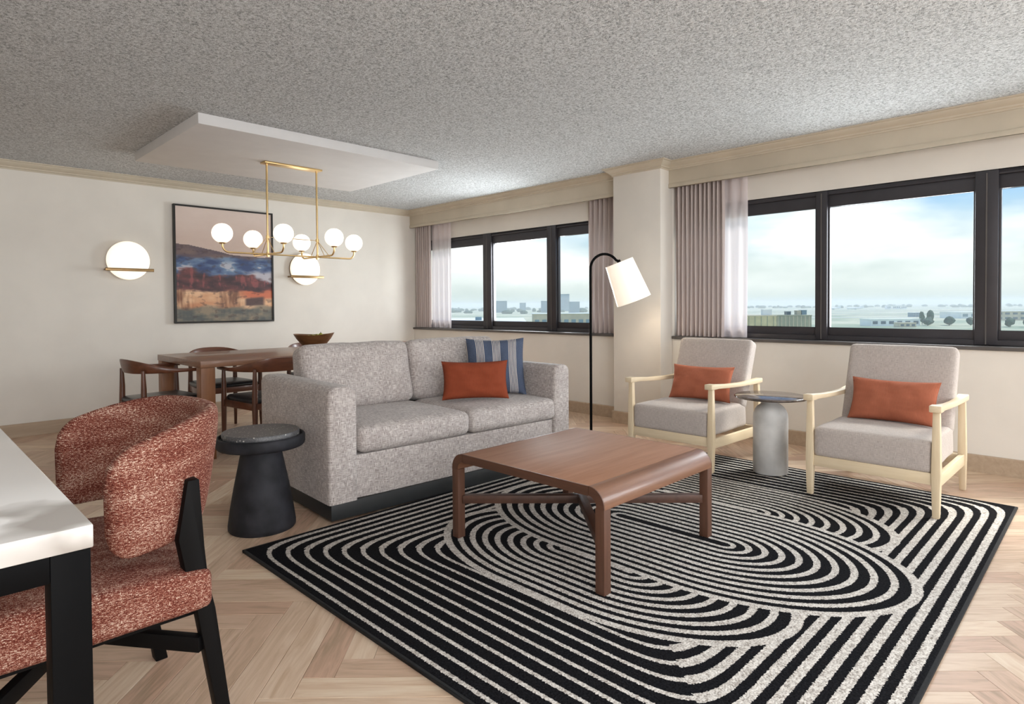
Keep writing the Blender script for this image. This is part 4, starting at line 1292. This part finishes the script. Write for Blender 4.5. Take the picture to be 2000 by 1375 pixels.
def plane(label, p, L, fin):
    t = thing('aeroplane', label, 'aeroplane', (p[0], p[1], ZG), math.atan2(-0.711, 0.703))
    q = B(); tube(q, [(0, 0, 5.2), (2, 0, 5.0), (6, 0, 5.0), (L*0.7, 0, 5.0), (L*0.9, 0, 5.8), (L, 0, 6.6)], [0.4, 1.9, 2.6, 2.6, 1.6, 0.3], 14); obj('fuselage', q, M_bwhite, t)
    q = B(); hexa(q, [(L*0.62, 0, 6.5), (L*0.95, 0, 7.2), (L*0.95, 0.5, 7.2), (L*0.82, 0.5, 6.5)], [(L*0.94, 0, 14.5), (L, 0, 14.5), (L, 0.3, 14.5), (L*0.94, 0.3, 14.5)]); obj('tail_fin', q, fin, t)
    for sy in (1, -1):
        q = B(); hexa(q, [(L*0.34, 0, 4.0), (L*0.52, 0, 4.0), (L*0.52, 0, 4.6), (L*0.34, 0, 4.6)], [(L*0.56, sy*L*0.45, 5.4), (L*0.62, sy*L*0.45, 5.4), (L*0.62, sy*L*0.45, 5.6), (L*0.56, sy*L*0.45, 5.6)]); obj('wing', q, M_bwhite, t)
        q = B(); tube(q, [(L*0.36, sy*L*0.16, 2.8), (L*0.46, sy*L*0.16, 2.8)], 1.2, 10); obj('engine', q, M_bgrey, t)
    q = B()
    for x, y in ((6, 0), (L*0.5, 3), (L*0.5, -3)): tube(q, [(x, y, 0.05), (x, y, 4.4)], 0.5, 8)
    obj('landing_gear', q, M_bdark, t)
    return t
plane('left of two white aeroplanes parked on the far airfield', (2024, 643), 50, M_bwhite)
plane('right of two white aeroplanes parked on the far airfield', (2070, 597), 56, M_bwhite)
plane('white aeroplane with a blue tail fin behind the trees', (1076, 162), 44, M_blue)
def tree(label, x, y, hgt, wd, grp='trees along the airfield edge'):
    t = thing('tree', label, 'tree', (x, y, ZG), random.random()*6, grp)
    q = B(); tube(q, [(0, 0, 0), (0.1, 0, hgt*0.5)], hgt*0.03, 6); obj('trunk', q, M_trunk, t)
    q = B(); bmesh.ops.create_icosphere(q, subdivisions=2, radius=1)
    sd = random.random()*50
    for v in q.verts:
        k = 1+0.35*mnoise.noise(v.co*1.7+Vector((sd, 0, 0)))
        v.co = Vector((v.co.x*wd/2*k, v.co.y*wd/2*k, hgt*0.56+v.co.z*hgt*0.44*k))
    obj('crown', q, M_tree, t)
NTH = ('first', 'second', 'third', 'fourth', 'fifth', 'sixth', 'seventh')
for i in range(7):
    p = Vector((655, 118))+DV*(i*6.5)+DN*((i*7) % 3)*9
    tree('%s from the left of the low dark trees in front of the airfield' % NTH[i], p.x, p.y, 6.0+(i*5) % 4*0.8, 7.0+(i % 2)*1.4)
p = Vector((668, 101))+DN*42
tree('left of two tall round-topped trees standing above the others', p.x, p.y, 12.5, 4.6)
tree('right of two tall round-topped trees standing above the others', p.x+5.6, p.y-5.6, 13.8, 6.0)
for i in range(5):
    p = Vector((652, 60))+DV*(i*7.6)+DN*(i % 2)*8
    tree('%s from the left of the dark trees below the pale terminal building' % NTH[i], p.x, p.y, 7.2+i % 2, 6.2)
# far wooded skyline: nobody could count these crowns
q = B()
for i in range(520):
    d = random.uniform(1500, 3600); a = random.uniform(-0.62, 1.05)
    c = Vector((CAM.x, CAM.y))+DN*d+DV*d*a
    if a > 0.3 and d < 2500: continue
    if any((c-Vector(k)).length < 75 for k in ((1254, 1280), (1515, 1442), (1268, 1123), (1612, 1344), (1247, 1002), (1276, 1285), (1632, 1364))): continue
    hh = random.uniform(6, 13); ww = random.uniform(14, 34)
    n = 7
    loft(q, [[(c.x+ww/2*r*math.cos(2*PI*k/n), c.y+ww/2*r*math.sin(2*PI*k/n), ZG+hh*z) for k in range(n)] for r, z in ((0.8, 0), (1.0, 0.35), (0.8, 0.75), (0.3, 1.0))])
o = obj('distant_foliage', q, M_tree); o['kind'] = 'stuff'; tag(o, 'hazy belt of treetops along the horizon', 'foliage')
# haze in the air over the city
hz = bpy.data.materials.new('sea_haze'); hz.use_nodes = True; nt = hz.node_tree; nt.nodes.clear()
vo = nt.nodes.new('ShaderNodeOutputMaterial'); vs_ = nt.nodes.new('ShaderNodeVolumeScatter')
vs_.inputs['Color'].default_value = (1.0, 1.0, 0.97, 1); vs_.inputs['Density'].default_value = 0.0003; vs_.inputs['Anisotropy'].default_value = 0.1
nt.links.new(vs_.outputs[0], vo.inputs['Volume'])
q = B(); bx(q, 60, 8500, -6500, 8500, ZG-0.5, 24)
o = obj('haze', q, hz, uv=False); o['kind'] = 'stuff'; tag(o, 'pale haze lying over the airfield and the distant city', 'haze')
